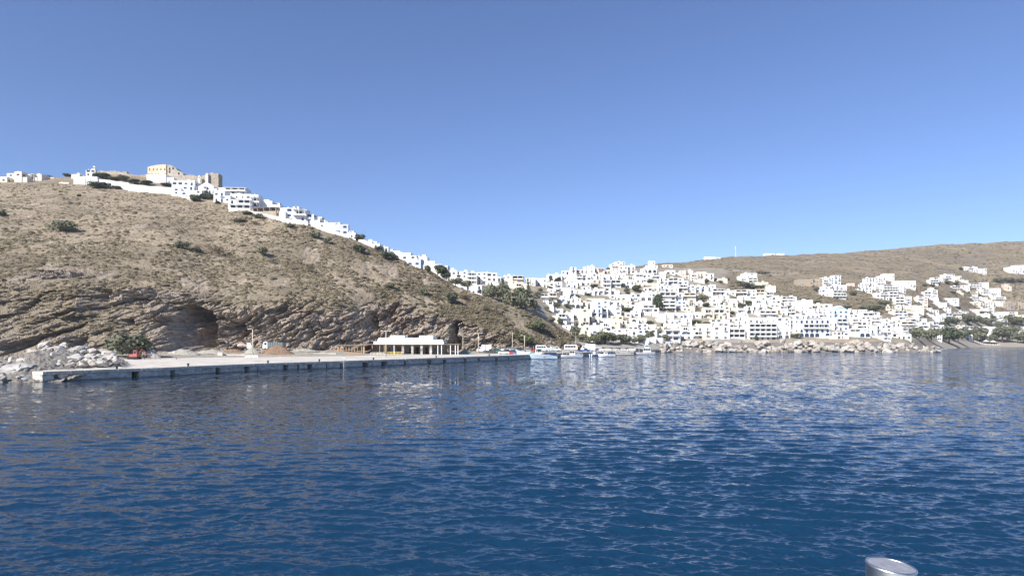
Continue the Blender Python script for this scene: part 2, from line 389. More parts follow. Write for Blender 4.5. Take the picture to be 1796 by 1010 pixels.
        return (D*t**0.8*back-pre*fwd)*vert*sstep(T,0.85,1.08)*(1-sstep(T,2.3,2.6))
    dy=turned(284,376,[(260,562),(300,540),(330,534),(380,546)],[(0,640),(400,640)],23)
    dy+=hollow(338+jag*14,578,42,36,5,2.6)
    dy+=turned(150,190,[(60,520),(110,505),(190,508)],[(60,560),(110,560),(190,545)],9,4)
    dy+=turned(386,426,[(380,556),(430,566)],[(0,640),(400,640)],7)+turned(458,480,[(450,560),(480,556)],[(440,600),(490,590)],5)+turned(640,662,[(630,545),(665,550)],[(630,600),(670,590)],5)
    dy+=turned(786,806,[(780,572),(806,562)],[(0,640),(900,640)],13)+turned(120,150,[(100,598),(150,590)],[(0,640),(200,640)],6)+turned(206,228,[(200,560),(230,558)],[(200,580),(230,572)],5)
    dy+=hollow(985,580,14,9,6)
    PYl=HY-(Zz-CH)*F/Y+jag*2.0
    def ledge(x0,y0,x1,y1,depth,w):
        t=(P-x0)/(x1-x0); m=sstep(t,-0.08,0.12)*(1-sstep(t,0.88,1.08)); s_=PYl-(y0+(y1-y0)*t)
        return depth*m*sstep(s_,0,1.6)*np.exp(-np.clip(s_,0,200)/w)*sstep(T,0.95,1.1)*(1-sstep(T,2.2,2.6))
    lr=random.Random(8)
    L_=[(-40,640,62,588,10,12),(0,606,150,566,9,10),(35,538,72,515,8,11),(0,640,90,604,7,8),(72,512,128,506,4,8),(108,525,186,515,5,9),(90,552,190,533,5,10),(150,585,200,575,3,6),(95,605,150,590,4,7),(35,468,90,460,3,5),(205,560,232,556,4,7),(255,560,290,532,4,8),(262,532,345,528,3,6),(-30,560,40,545,4,8),(150,610,215,592,4,7)]
    for _ in range(180):
        x0=lr.uniform(-60,900); ln=lr.uniform(14,80)*(1 if x0<700 else .5); y0=lr.uniform(525,608) if x0<700 else lr.uniform(560,606)
        sl=-lr.uniform(0.3,0.75) if x0>230 else -lr.uniform(0.05,0.4)
        L_.append((x0,y0,x0+ln,y0+sl*ln,lr.uniform(0.8,3.0)*(1 if x0<700 else .6),lr.uniform(2.5,8)))
    for a_ in L_: dy=dy+ledge(*a_)*(0.35+0.65*rockw)
    Yd=Y+out_y+dy
    V=np.stack([X*(Yd/Y)*1.0,Yd,Zz],-1)
    V[:,:,0]=X   # push straight back, not towards the viewer's ray
    V=V.reshape(-1,3)
    path=np.zeros_like(X)
    PY=HY-(Zz-CH)*F/Y
    for (x0,y0,x1,y1,w) in ((690,505,900,590,2.2),(900,590,940,600,3)):
        t=np.clip(((P-x0)*(x1-x0)+(PY-y0)*(y1-y0))/((x1-x0)**2+(y1-y0)**2),0,1); d=np.hypot(P-x0-t*(x1-x0),PY-y0-t*(y1-y0)+2*fbm(P/20,PY*0+3,2,5))
        path=np.maximum(path,0.45*(1-sstep(d,w*0.5,w)))
    yard=(1-sstep(T,0.75,1.05))*0.8
    me=np_mesh('hill',V,grid_quads(len(px),Y.shape[1])[:,::-1],[M['hill']],attrs={'rock':rock.ravel(),'pave':np.maximum(path,yard).ravel()})
    sm_=(T[:-1,:-1]>2.15).ravel(); me.polygons.foreach_set('use_smooth',sm_)
    tag(obj('hill',me),kind='structure')
    return V.reshape(len(px),-1,3),rock,T,P
HV,HROCK,HT,HPX=make_hill()
def make_town_hill():
    px=np.arange(640,2400,2.2); a,b=TP.nodes(px)
    counts=[40,50,60,70,60,10]
    Ys=[];Zs=[];T=[]
    for k,cn in enumerate(counts):
        t=np.linspace(0,1,cn,endpoint=False)[None,:]
        Ys.append(a[:,k:k+1]*(1-t)+a[:,k+1:k+2]*t); Zs.append(b[:,k:k+1]*(1-t)+b[:,k+1:k+2]*t); T.append(np.repeat(k+t,len(px),0))
    Y=np.concatenate(Ys,1); Zz=np.concatenate(Zs,1); T=np.concatenate(T,1); P=np.repeat(px[:,None],Y.shape[1],1)
    X=(P-CX)/F*Y
    PY=HY-(Zz-CH)*F/Y
    built=1-sstep(P+fbm(P/40,PY/15,3,4)*40,1250,1300)*(1-sstep(PY+fbm(P/30,PY/9,2,6)*8,530+np.clip((P-1300)*0.06,0,30)-3,545+np.clip((P-1300)*0.06,0,30)))
    built=np.where((P>1090)&(PY<470),0,built)
    wild=1-built
    Zz=Zz+wild*(1.6*fbm(X/28,Y/40,4,14)+0.5*fbm(X/6,Y/8,3,15))*sstep(T,2,2.6)+0.3*fbm(X/6,Y/6,3,16)*sstep(T,0.5,1)
    led=((Zz+fbm(X/60,Y/60,3,61)*5)/7.0)%1.0
    Zz=Zz+1.1*(led*(1-sstep(led,0.75,1.0))-0.4)*sstep(T,2.2,3)*wild
    rock=np.clip(sstep(fbm(X/26,Y/34,4,22),0.18,0.4)*wild*0.8,0,1)
    pav=built*(0.35+0.45*sstep(fbm(X/9,Y/9,3,77),-0.1,0.3))
    pav=np.where((P>1640)&(T<0.9),0.75,pav); pav=np.where((P<1170)&(T<0.7),0.95,pav)
    for (x0,y0,x1,y1,w,s) in ((1655,528,1720,562,2.5,1),(1225,471,1325,476,1.2,.7),(1400,490,1430,495,1.0,.6),(1330,482,1400,479,1.2,.6),(1180,535,1215,545,3,.8),(1100,545,1190,550,2,.8),(900,560,960,545,3,.5)):
        t=np.clip(((P-x0)*(x1-x0)+(PY-y0)*(y1-y0))/((x1-x0)**2+(y1-y0)**2),0,1); d=np.hypot(P-x0-t*(x1-x0),PY-y0-t*(y1-y0))
        pav=np.maximum(pav,s*(1-sstep(d,w*0.5,w)))
    V=np.stack([X,Y,Zz],-1).reshape(-1,3)
    me=np_mesh('town_hillside',V,grid_quads(len(px),Y.shape[1])[:,::-1],[M['far_hill']],attrs={'rock':rock.ravel(),'pave':pav.ravel()})
    tag(obj('town_hillside',me),kind='structure')
    return V.reshape(len(px),-1,3),wild,T,P
M['far_hill']=terrain_mat('far_dry_hillside',(0.22,0.172,0.112),(0.33,0.27,0.185),(0.11,0.10,0.06),(0.13,0.11,0.09),(0.27,0.23,0.18),fine=0.5,pale=(0.36,0.32,0.25))
TV,TWILD,TT,TPX=make_town_hill()
# ---------------------------------------------------------------- quay
QX=[-60,75,284,443,600,700,800,905,985,1035,1078,1112,1116,1165,1200]
QY=[104,113,130,152,173,190,212,243,281,303,320,323,352,394,415]
def qedge(px): return float(np.interp(px,QX,QY))
QZ=1.7
def make_quay():
    d=MB(); pxs=[75]+list(range(80,1166,4)); pxs=[p for p in pxs if p<=1165]
    front=[(wx(p,qedge(p)),qedge(p)) for p in pxs]
    def backY(p):
        a,_=HP.nodes(np.array([min(p,1010)]))
        return float(a[0][1])-2 if p<1000 else 402
    back=[(wx(p,backY(p)),backY(p)) for p in pxs]
    for i in range(len(pxs)-1):
        d.face([(*front[i],QZ),(*front[i+1],QZ),(*back[i+1],QZ),(*back[i],QZ)],M['concrete'])
    o=d.build('quay_pavement'); tag(o,kind='structure')
    # ragged front: cap slab over separate blocks with open drain holes and joints between them
    rr=random.Random(5); w=MB(); cap=MB(); hol=MB()
    holes=[(70+30,9),(238,12),(303,9),(382,9),(434,9),(452,3),(501,9),(523,4),(543,9),(573,3),(600,7),(641,11),(675,12),(711,6),(754,6),(780,5),(817,5),(840,4),(872,4),(893,3)]
    def isin(p):
        return any(abs(p-h)<=ww/2 for h,ww in holes)
    p=75.0; 
    while p<1165:
        st=2.2; q=min(p+st,1165); m=(p+q)/2
        Ya,Yb=qedge(p),qedge(q); xa,xb=wx(p,Ya),wx(q,Yb)
        nx,ny=-(Yb-Ya),(xb-xa); l=math.hypot(nx,ny); nx,ny=nx/l,ny/l
        j=0.10*float(vnoise(np.array([m/3.0]),np.array([2.0]))[0])
        rec=2.2 if isin(m) else 0.0
        zs=[-1.6,0.15+0.1*j,0.62+j,1.12+0.5*j]; offs=[0.16+0.6*abs(j),0.02+j*0.8,0.12+j,0.05-j*.6]
        if rec==0:
            for k in range(3):
                o1=offs[k]; P=[(xa+nx*o1,Ya+ny*o1),(xb+nx*o1,Yb+ny*o1),(xb+nx*3,Yb+ny*3),(xa+nx*3,Ya+ny*3)]
                w.prism(P,zs[k],zs[k+1]-0.012,M['grey_concrete'] if k<1 else M['concrete_edge'])
        else:
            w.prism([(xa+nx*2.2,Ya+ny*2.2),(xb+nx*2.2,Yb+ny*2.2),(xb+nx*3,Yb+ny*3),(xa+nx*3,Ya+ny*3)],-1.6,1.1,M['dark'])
        o1=-0.10+0.10*rr.random()
        cap.prism([(xa+nx*o1,Ya+ny*o1),(xb+nx*o1,Yb+ny*o1),(xb+nx*3.05,Yb+ny*3.05),(xa+nx*3.05,Ya+ny*3.05)],1.10+0.10*rr.random(),QZ+0.006,M['concrete_edge'] if rr.random()<0.25 else M['concrete'])
        p=q
    # left end wall
    x0,y0=wx(75,113),113; w.prism([(x0-0.2,y0+0.3),(x0+0.05,y0+0.3),(x0+3,y0+60),(x0-2.2,y0+60)],-1.6,QZ-0.02,M['concrete_edge'])
    tag(w.build('quay_wall'),kind='structure'); tag(cap.build('quay_edge'),kind='structure')
make_quay()
def ground(px,Y):
    z=TP.z(px,Y) if px>1005 else HP.z(px,Y)
    if px<=1165 and Y>qedge(px): z=max(z,QZ)
    return z

# ---------------------------------------------------------------- rocks
M['boulder']=mat('pale_boulder',(0.56,0.51,0.45),0.95,0.4,1.1,bump=0.05)
M['boulder_grey']=mat('grey_boulder',(0.40,0.385,0.36),0.95,0.35,1.1,bump=0.05)
M['boulder_tan']=mat('tan_boulder',(0.45,0.405,0.34),0.95,0.4,1.1,bump=0.05)
M['boulder_rust']=mat('rusty_boulder',(0.40,0.345,0.30),0.95,0.35,1.1,bump=0.05)
M['rubble']=mat('rubble',(0.22,0.20,0.175),0.95,0.6,1.6,bump=0.15)
import bmesh
def rock_mesh(seed,m,n=15,sub=True):
    r=random.Random(seed); bm=bmesh.new()
    for _ in range(n):
        v=Vector((r.gauss(0,1),r.gauss(0,1),r.gauss(0,1))).normalized()*r.uniform(0.8,1.05)
        bm.verts.new((v.x*.5,v.y*.5,v.z*.5))
    bmesh.ops.convex_hull(bm,input=bm.verts)
    bmesh.ops.bevel(bm,geom=list(bm.edges),offset=0.035,segments=1,affect='EDGES')
    bmesh.ops.triangulate(bm,faces=bm.faces)
    if sub:
        bmesh.ops.subdivide_edges(bm,edges=bm.edges,cuts=1)
        for v in bm.verts: v.co+=v.co.normalized()*0.028*r.uniform(-1,1)
    me=bpy.data.meshes.new('boulder'); bm.to_mesh(me); bm.free(); me.materials.append(m); return me
ROCKS={k:[rock_mesh(i*7+s,M[k]) for i in range(6)] for s,k in enumerate(('boulder','boulder_grey','boulder_rust','boulder_tan'))}
def boulder(px,py,wpx,hpx,Y,kind='boulder',label=None,group=None,rr=R,zc=None):
    o=obj('boulder',rr.choice(ROCKS[kind]))
    s=Y/F; z=zc if zc is not None else to_z(py,Y)
    o.location=(wx(px,Y),Y,z); o.scale=(wpx*s*1.12,wpx*s*rr.uniform(0.8,1.1),hpx*s*1.2)
    o.rotation_euler=(rr.uniform(-.25,.25),rr.uniform(-.35,.35),rr.uniform(0,6.28) if wpx<20 else rr.uniform(-.4,.4))
    tag(o,label,'boulder',group); return o
def rubble_strip(name,pts,rows):
    """pts: px list with list of (Y,z) across"""
    V=[];n=0
    pxs=np.arange(pts[0][0],pts[-1][0]+0.1,1.5); k=len(pts[0][1])
    A=np.array([p[0] for p in pts]); YY=np.array([[q[0] for q in p[1]] for p in pts],float); ZZ=np.array([[q[1] for q in p[1]] for p in pts],float)
    t=np.linspace(0,k-1,rows); Y=np.zeros((len(pxs),rows)); Zc=np.zeros_like(Y)
    for i,p in enumerate(pxs):
        yy=[np.interp(p,A,YY[:,j]) for j in range(k)]; zz=[np.interp(p,A,ZZ[:,j]) for j in range(k)]
        Y[i]=np.interp(t,range(k),yy); Zc[i]=np.interp(t,range(k),zz)
    P=np.repeat(pxs[:,None],rows,1); X=(P-CX)/F*Y
    Zc=Zc+0.45*ridged(X/1.6,Y/1.6,3,7)+0.2*fbm(X/.6,Y/.6,2,8)
    me=np_mesh(name,np.stack([X,Y,Zc],-1).reshape(-1,3),grid_quads(len(pxs),rows)[:,::-1],[M['rubble']],smooth=False)
    tag(obj(name,me),'loose grey stones and gravel packed between the big boulders','rubble',None,'stuff')
rubble_strip('rubble',[(-120,[(100,-1.5),(112,1.0),(140,2.5),(185,2.0)]),(0,[(106,-1.5),(114,0.8),(140,3.0),(190,1.5)]),(60,[(108,-1.5),(116,1.2),(136,4.6),(175,2)]),(130,[(116,0.6),(124,1.6),(142,4.6),(180,2)]),(200,[(126,1.2),(134,1.5),(150,2.4),(180,2)]),(235,[(131,1.0),(138,1.2),(150,1.3),(176,1)])],60)
rubble_strip('rubble',[(1118,[(350,-1.5),(356,1),(372,1.6),(400,1)]),(1165,[(388,-1.5),(396,1.5),(408,3.4),(424,5)]),(1250,[(398,-1.5),(405,2),(416,5),(426,6)]),(1400,[(398,-1.5),(405,2),(416,5),(428,6.5)]),(1550,[(396,-1.5),(404,2),(416,5),(430,6.5)]),(1600,[(392,-1.5),(400,1.6),(412,4),(440,4)]),(1640,[(384,-1.5),(392,0.8),(400,1.0),(420,0.2)]),(1664,[(380,-1.8),(386,-0.6),(392,-0.8),(410,-1.2)])],46)
rb=random.Random(21)
# the named big ones at the left end of the quay
for a in ((28,651,60,30,'boulder_grey','largest rounded grey boulder at the water, far left edge of the photo'),
          (94,631,25,24,'boulder','upright pale boulder just left of the flat-faced slab boulder'),
          (127,630,48,19,'boulder_grey','long grey slab boulder with a flat shaded face, left end of the quay'),
          (62,636,32,15,'boulder_grey','flat grey boulder above the largest rounded boulder'),
          (22,633,24,13,'boulder','pale boulder at the far left behind the largest rounded one'),
          (84,614,32,15,'boulder','big pale boulder crowning the pile at the left end of the quay'),
          (132,613,26,13,'boulder_grey','grey boulder at the top of the pile right of the crowning one'),
          (182,617,20,10,'boulder','last pale boulder of the pile, beside the green bush')):
    Y=113+ (660-a[1])*0.72; boulder(a[0],a[1],a[2],a[3],Y,a[4],a[5],rr=rb)
def blabel(kind,w,where):
    return '%s %s boulder %s'%('big' if w>=13 else ('middle-sized' if w>=9 else 'small'),{'boulder':'pale','boulder_grey':'grey','boulder_rust':'brownish','boulder_tan':'tan'}[kind],where)
for i in range(104):
    px=rb.uniform(-60,205); top=np.interp(px,[-60,0,50,80,120,200],[640,632,612,603,606,617]); bot=np.interp(px,[-60,0,75,76,130,205],[668,667,664,646,641,634])
    py=rb.uniform(top+2,bot); w=rb.choice([8,9,11,13,16,19,22]); Y=113+(660-py)*0.72-(1.8 if w<12 else 1.0); k=rb.choice(['boulder','boulder','boulder_grey','boulder_grey','boulder_rust'])
    boulder(px,py-1,w,w*rb.uniform(.5,.75),Y,k,blabel(k,w,'in the pile left of the quay, '+('left half' if px<90 else 'right half')),'boulders piled at the left end of the quay',rr=rb)
for i in range(186):
    px=1158+ (1650-1158)*((i+rb.random())/186.0); py=rb.uniform(np.interp(px,[1158,1200,1590,1650],[606,600,600,611]),617.5)
    t=(617.5-py)/18.0; Yb=np.interp(px,[1158,1200,1600,1650],[386,397,395,382]); Y=Yb+1+t*13
    w=rb.choice([8,9,10,12,14,17]) if px<1600 else rb.choice([6,8,10,12]); k=rb.choice(['boulder_tan','boulder_tan','boulder_tan','boulder','boulder_grey','boulder_grey','boulder_rust'])
    sec='at the harbour end of the breakwater' if px<1240 else ('of the breakwater below the grey seawall' if px<1330 else ('of the breakwater below the veranda hotel' if px<1400 else ('of the breakwater below the church and arched hotel' if px<1510 else 'near the tip of the breakwater')))
    boulder(px,py-0.5,w,w*rb.uniform(.5,.8),Y,k,blabel(k,w,sec),'boulders of the town breakwater',rr=rb)

# ---------------------------------------------------------------- general materials
M['white']=mat('whitewash',(0.80,0.79,0.76),0.9,0.10,0.35)
M['cream']=mat('cream_wall',(0.74,0.68,0.56),0.9,0.12,0.35)
M['yellow']=mat('yellow_wall',(0.80,0.74,0.56),0.9,0.10,0.35)
M['tan']=mat('tan_stone',(0.42,0.34,0.25),0.95,0.35,0.9,bump=0.06)
M['pink']=mat('pinkish_wall',(0.74,0.60,0.50),0.9,0.12,0.35)
M['grey']=mat('grey_wall',(0.62,0.62,0.64),0.9,0.12,0.35)
M['glass']=mat('dark_window_glass',(0.035,0.04,0.045),0.25,spec=0.5)
M['blueframe']=mat('blue_paint',(0.06,0.16,0.36),0.6)
M['greyframe']=mat('grey_green_paint',(0.20,0.25,0.25),0.6)
M['brownframe']=mat('brown_wood_paint',(0.15,0.08,0.05),0.6)
M['whiteframe']=mat('white_paint',(0.78,0.78,0.78),0.5)
M['aqua']=mat('aqua_paint',(0.25,0.62,0.62),0.6)
M['steel']=mat('steel',(0.55,0.56,0.58),0.4,metal=1.0)
M['pole']=mat('cream_pole_paint',(0.68,0.63,0.50),0.6)
M['wood']=mat('warm_wood',(0.45,0.29,0.16),0.8,0.25,2.0)
M['darkwood']=mat('brown_roof_boards',(0.30,0.23,0.17),0.85,0.3,1.2)
M['stone']=mat('rubble_stone',(0.34,0.30,0.25),0.95,0.6,2.2,bump=0.08)
M['red']=mat('red_paint',(0.42,0.13,0.11),0.6)
M['orange']=mat('orange_paint',(0.60,0.20,0.07),0.7)
M['green']=mat('dark_green_canvas',(0.03,0.10,0.06),0.8)
M['blue']=mat('bright_blue_paint',(0.05,0.30,0.62),0.5)
M['navy']=mat('navy_paint',(0.02,0.05,0.12),0.4)
M['paleblue']=mat('pale_blue_hull',(0.58,0.71,0.80),0.4)
M['boatwhite']=mat('gloss_white_hull',(0.80,0.81,0.82),0.3,spec=0.5)
M['yellowpaint']=mat('yellow_barrier_paint',(0.66,0.52,0.12),0.6)
M['terracotta']=mat('terracotta',(0.45,0.19,0.11),0.85,0.2,1.0)
M['carglass']=mat('car_glass',(0.02,0.025,0.03),0.1,spec=0.6)
M['skin']=mat('skin',(0.45,0.28,0.20),0.7)

# ---------------------------------------------------------------- ferry terminal and pergola
def make_terminal():
    Y0=253.0; s=Y0/F
    X=lambda px: (px-CX)*s
    cx=X(730); root=empty('ferry_terminal',(cx,Y0,QZ))
    tag(root,'low white ferry terminal on the quay with stone pillars and stepped parapets','building')
    L=lambda px: X(px)-cx
    zz=lambda py: to_z(py,Y0)-QZ
    w=MB()
    w.box(L(660),L(778),4.2,13,0,zz(602),M['stone'])
    w.box(L(650),L(692),3.6,4.2,0,zz(604),M['tan']); w.build('wall',root)
    p=MB()
    p.box(L(655),L(778),0.2,14,zz(603.4),zz(598.5),M['white'])
    p.box(L(661),L(776),0.8,13.4,zz(598.5),zz(595.5),M['white'])
    p.box(L(663),L(760),1.0,13.2,zz(595.5),zz(592.3),M['white'])
    p.box(L(684),L(709),0.6,9,zz(597),zz(588),M['white']); p.box(L(735),L(759),0.6,9,zz(597),zz(588.3),M['white'])
    p.build('parapet',root)
    r=MB(); r.box(L(630),L(806),-2.6,14.5,zz(604.3),zz(603.4),M['darkwood']); r.build('roof',root)
    for px in (708,724.5,740.5,756.5):
        c=MB(); rr=random.Random(int(px)); z=0
        while z<zz(604.4)-0.05:
            h=min(rr.uniform(.25,.45),zz(604.4)-z); a=0.42+rr.uniform(-.05,.06); c.box(L(px)-a,L(px)+a,-1.6-a+rr.uniform(-.05,.05),-1.6+a,z,z+h-0.01,M['boulder'] if rr.random()<.55 else M['stone']); z+=h
        c.build('stone_pillar',root)
    for px in (641,655,668,676,693,769,775.5,791,799.5,804):
        c=MB(); c.box(L(px)-.13,L(px)+.13,-2.3,-2.04,0,zz(604.4),M['whiteframe'] if px>760 or px==693 else M['wood']); c.build('post',root)
    for px,wd in ((699,10),(729,5),(746,4),(718,5)):
        c=MB(); c.box(L(px-wd/2),L(px+wd/2),4.0,4.16,0,2.7,M['brownframe'] if px<705 else M['dark']); c.build('door',root)
    for px in (663,671,680,688,765):
        c=MB(); c.box(L(px-2.2),L(px+2.2),3.45,3.58 if px<692 else 4.1,0.9,2.5,M['glass']); c.box(L(px-2.5),L(px+2.5),3.5,3.57,0.8,0.9,M['whiteframe']); c.build('window',root)
    g=MB()
    for px in range(778,804,2): g.box(L(px),L(px)+.1,4,4.1,0,3.2,M['darkwood'])
    g.box(L(778),L(804),4.0,4.1,1.0,1.15,M['darkwood']); g.build('trellis',root)
    # plants climbing in the open right bay
    # wooden pergola on the left
    Yp=246.0; s2=Yp/F; px0=592; cxp=wx(617,Yp); pr=empty('wooden_pergola',(cxp,Yp,QZ)); tag(pr,'open wooden slatted pergola left of the white ferry terminal','pergola')
    K=lambda px:(px-617)*s2
    zt=to_z(606.2,Yp)-QZ
    m=MB(); m.box(K(590),K(643),-0.5,5.5,zt,zt+0.22,M['darkwood'])
    for i in range(24): m.box(K(590)+i*0.46,K(590)+i*0.46+.1,-0.6,5.6,zt+.22,zt+.36,M['boulder'])
    m.build('roof',pr)
    for px in (593,597,634,638): 
        m=MB(); m.box(K(px)-.3 if px in (593,638) else K(px)-.12,K(px)+.3 if px in (593,638) else K(px)+.12,-0.1,0.3,0,zt,M['wood']); m.build('post',pr)
    for px in range(602,632,5):
        m=MB(); m.box(K(px)-.1,K(px)+.1,0,0.2,0,zt,M['wood']); m.build('post',pr)
    m=MB()
    for px in range(596,636,2): m.box(K(px),K(px)+.09,4.9,5.0,0,zt,M['wood'])
    for z in (0.9,1.9): m.box(K(594),K(636),4.85,4.9,z,z+.12,M['wood'])
    m.build('slatted_screen',pr)
make_terminal()
def barrier(px0,px1,Y,h,material,label,name='barrier',cat='barrier'):
    x0,x1=wx(px0,Y),wx(px1,Y); w=x1-x0; r=empty(name,((x0+x1)/2,Y,QZ)); tag(r,label,cat)
    n=max(2,int(w/1.2))
    for i in range(n+1):
        m=MB(); m.box(-w/2+i*w/n-.06,-w/2+i*w/n+.06,-.06,.06,0,h,material); m.build('post',r)
    for z in (h*.45,h*.9):
        m=MB(); m.box(-w/2,w/2,-.035,.035,z,z+.16,material); m.build('rail',r)
barrier(680,704,240,1.2,M['yellowpaint'],'yellow slatted barrier standing in front of the terminal entrance')
barrier(650,674,238,1.0,M['cream'],'cream low barrier in front of the terminal stone wall, left of the lamp')
barrier(603,634,237,1.1,M['wood'],'low wooden barrier in front of the slatted pergola')
barrier(245,281,188,1.6,M['darkwood'],'dark picket fence beside the red machine at the back of the quay','picket_fence','fence')
barrier(430,452,200,0.8,M['whiteframe'],'white railing at the foot of the tall lamp left of the terminal')

# ---------------------------------------------------------------- lamps
def lamp(px,Y,top,label,double=False,r=0.09,arm=1.3,mat_='pole'):
    z0=ground(px,Y); h=to_z(top,Y)-z0; o=empty('street_lamp',(wx(px,Y),Y,z0)); tag(o,label,'street lamp')
    m=MB(); m.tube([(0,0,0),(0,0,h)],[r*1.4,r*0.8],M[mat_],8); m.build('pole',o,smooth=True)
    m=MB(); m.box(-.25,.25,-.25,.25,0,.35,M['grey_concrete']); m.build('base',o)
    for sg in ((-1,1) if double else (-1,)):
        m=MB(); m.tube([(0,0,h-.15),(sg*arm*.5,0,h+.02),(sg*arm,0,h+.05)],0.05,M[mat_],6); m.build('arm',o,smooth=True)
        m=MB(); m.box(sg*arm-.35,sg*arm+.35,-.14,.14,h-.05,h+.1,M['whiteframe']); m.build('lamp_head',o)
lamp(443,221,577,'tall cream lamp post standing alone on the quay left of the pergola',r=.13)
lamp(677,214,580.5,'cream double-armed lamp post in front of the ferry terminal',True,r=.12)
lamp(839,268,584,'cream double-armed lamp post beside the white box van',True,r=.12)
lamp(812,275,586,'thin cream lamp post just right of the terminal roof end')
lamp(899,284,583,'thin lamp post behind the parked cars, left of the curved path')
lamp(920,285,588,'lamp post above the bow of the big excursion caique',r=.12)
lamp(1002,345,583,'lamp post behind the white minibus near the small mast')
lamp(996,338,588,'short lamp post left of the two poles behind the small fishing boat')
lamp(1139,392,576,'leftmost of the three dark poles on the town waterfront',mat_='greyframe')
lamp(1151,396,575,'middle one of the three dark poles on the town waterfront',mat_='greyframe')
lamp(1162,404,577,'rightmost of the three dark poles on the town waterfront',mat_='greyframe')
lamp(308,190,617,'short brown lamp post near the picket fence, left part of the quay',r=.07,arm=.6,mat_='wood')

# ---------------------------------------------------------------- vehicles
CARCOL={}
def paint(name,c):
    if name not in CARCOL: CARCOL[name]=mat(name+'_car_paint',c,0.3,spec=0.6)
    return CARCOL[name]
PAINT={'white':(0.8,0.8,0.8),'silver':(0.5,0.52,0.54),'dark grey':(0.06,0.065,0.07),'blue':(0.04,0.10,0.30),'red':(0.45,0.04,0.03),'pale blue':(0.35,0.48,0.6),'orange':(0.55,0.16,0.05),'teal':(0.05,0.2,0.2),'beige':(0.5,0.45,0.36)}
def vehicle(kind,px,Y,colour,label,rz=0.0,group=None,z=None,scale=1.0):
    z0=ground(px,Y) if z is None else z; pm=paint(colour,PAINT[colour])
    o=empty({'car':'parked_car','van':'parked_van','truck':'box_truck','bus':'minibus','pickup':'pickup_truck'}[kind],(wx(px,Y),Y,z0),rz); o.scale=(scale,)*3
    tag(o,label,{'car':'car','van':'van','truck':'truck','bus':'bus','pickup':'pickup'}[kind],group)
    W=1.75
    prof={'car':[(-2.05,.35),(-2.1,.75),(-1.95,.9),(-1.1,.98),(1.3,.98),(1.95,.9),(2.1,.7),(2.08,.35)],
          'van':[(-2.5,.4),(-2.5,2.2),(-2.3,2.35),(1.2,2.35),(1.8,1.5),(2.45,1.2),(2.5,.4)],
          'bus':[(-3.2,.4),(-3.2,2.6),(-3.0,2.8),(2.6,2.8),(3.15,2.2),(3.25,1.2),(3.25,.4)],
          'truck':[(-3.0,.55),(-3.0,.8),(1.2,.8),(1.2,1.0),(1.25,2.3),(2.2,2.3),(2.65,1.5),(3.0,1.3),(3.0,.5)],
          'pickup':[(-2.5,.45),(-2.5,1.0),(-.2,1.0),(-.1,1.05),(1.3,1.05),(2.3,.98),(2.45,.8),(2.45,.45)]}[kind]
    b=MB(); b.extr_y(prof,-W/2,W/2,pm); b.build('body',o)
    if kind=='truck': c=MB(); c.box(-3.0,1.0,-W/2-.12,W/2+.12,.85,3.1,M['whiteframe']); c.build('cargo_box',o)
    cab={'car':[(-1.6,.985),(-1.2,1.42),(.45,1.46),(1.2,.985)],'pickup':[(-.3,1.06),(-.2,1.62),(.7,1.64),(1.35,1.06)]}.get(kind)
    if cab:
        c=MB(); c.extr_y(cab,-W/2+.12,W/2-.12,M['carglass']); c.build('windows',o)
        c=MB(); a=[(cab[1][0]-.04,cab[1][1]+.004),(cab[1][0]+.02,cab[1][1]+.05),(cab[2][0]-.03,cab[2][1]+.05),(cab[2][0]+.03,cab[2][1]+.004)]; c.extr_y(a,-W/2+.1,W/2-.1,pm)
        c.build('roof',o)
    else:
        c=MB(); z1={'van':(1.35,2.0),'bus':(1.4,2.3),'truck':(1.45,2.1)}[kind]; x1={'van':(-2.2,1.3),'bus':(-2.9,2.5),'truck':(1.4,2.15)}[kind]
        for sg in (-1,1):
            n=1 if kind=='truck' else 4; wd=(x1[1]-x1[0])/n
            for i in range(n): c.box(x1[0]+i*wd+.06,x1[0]+(i+1)*wd-.06,sg*W/2-.02,sg*W/2+.02,z1[0],z1[1],M['carglass'])
        c.build('windows',o)
    xs={'car':(-1.3,1.3),'van':(-1.6,1.6),'bus':(-2.1,2.2),'truck':(-1.9,2.1),'pickup':(-1.6,1.6)}[kind]
    for x in xs:
        for sg in (-1,1):
            w=MB(); w.tube([(x,sg*(W/2-.2),.33),(x,sg*(W/2+.02),.33)],.33,M['rubber'],12); wo=w.build('wheel',o)
            h=MB(); h.tube([(x,sg*(W/2+.0),.33),(x,sg*(W/2+.03),.33)],.18,M['steel'],10); h.build('rim',wo)
    return o
vehicle('truck',849,272,'white','white box truck parked right of the terminal by the lamp post',rz=math.pi)
vehicle('pickup',859,268,'dark grey','dark grey pickup parked just right of the white box truck')
vehicle('car',817,262,'teal','dark teal car parked at the right end of the terminal canopy')
vehicle('car',872,272,'teal','dark green car parked left of the rows of parked cars')
vehicle('van',951,290,'white','long white van behind the canopy of the big excursion caique',scale=1.15)
vehicle('van',974,296,'white','short white van right of the long one behind the big caique',rz=.3,scale=.9)
vehicle('bus',1001,310,'white','white minibus parked behind the small fishing boat',scale=.95)
vehicle('truck',1031,322,'white','white box truck behind the boat with the blue cover',rz=math.pi,scale=1.15)
vehicle('pickup',1026,311,'blue','bright blue pickup in front of the white box truck by the fishing boats',rz=.2)
vehicle('van',1050,326,'white','white windowed van behind the white motorboats',scale=.85)
cols=['white','silver','white','dark grey','blue','white','silver','red','pale blue','white']
rc=random.Random(4); k=0
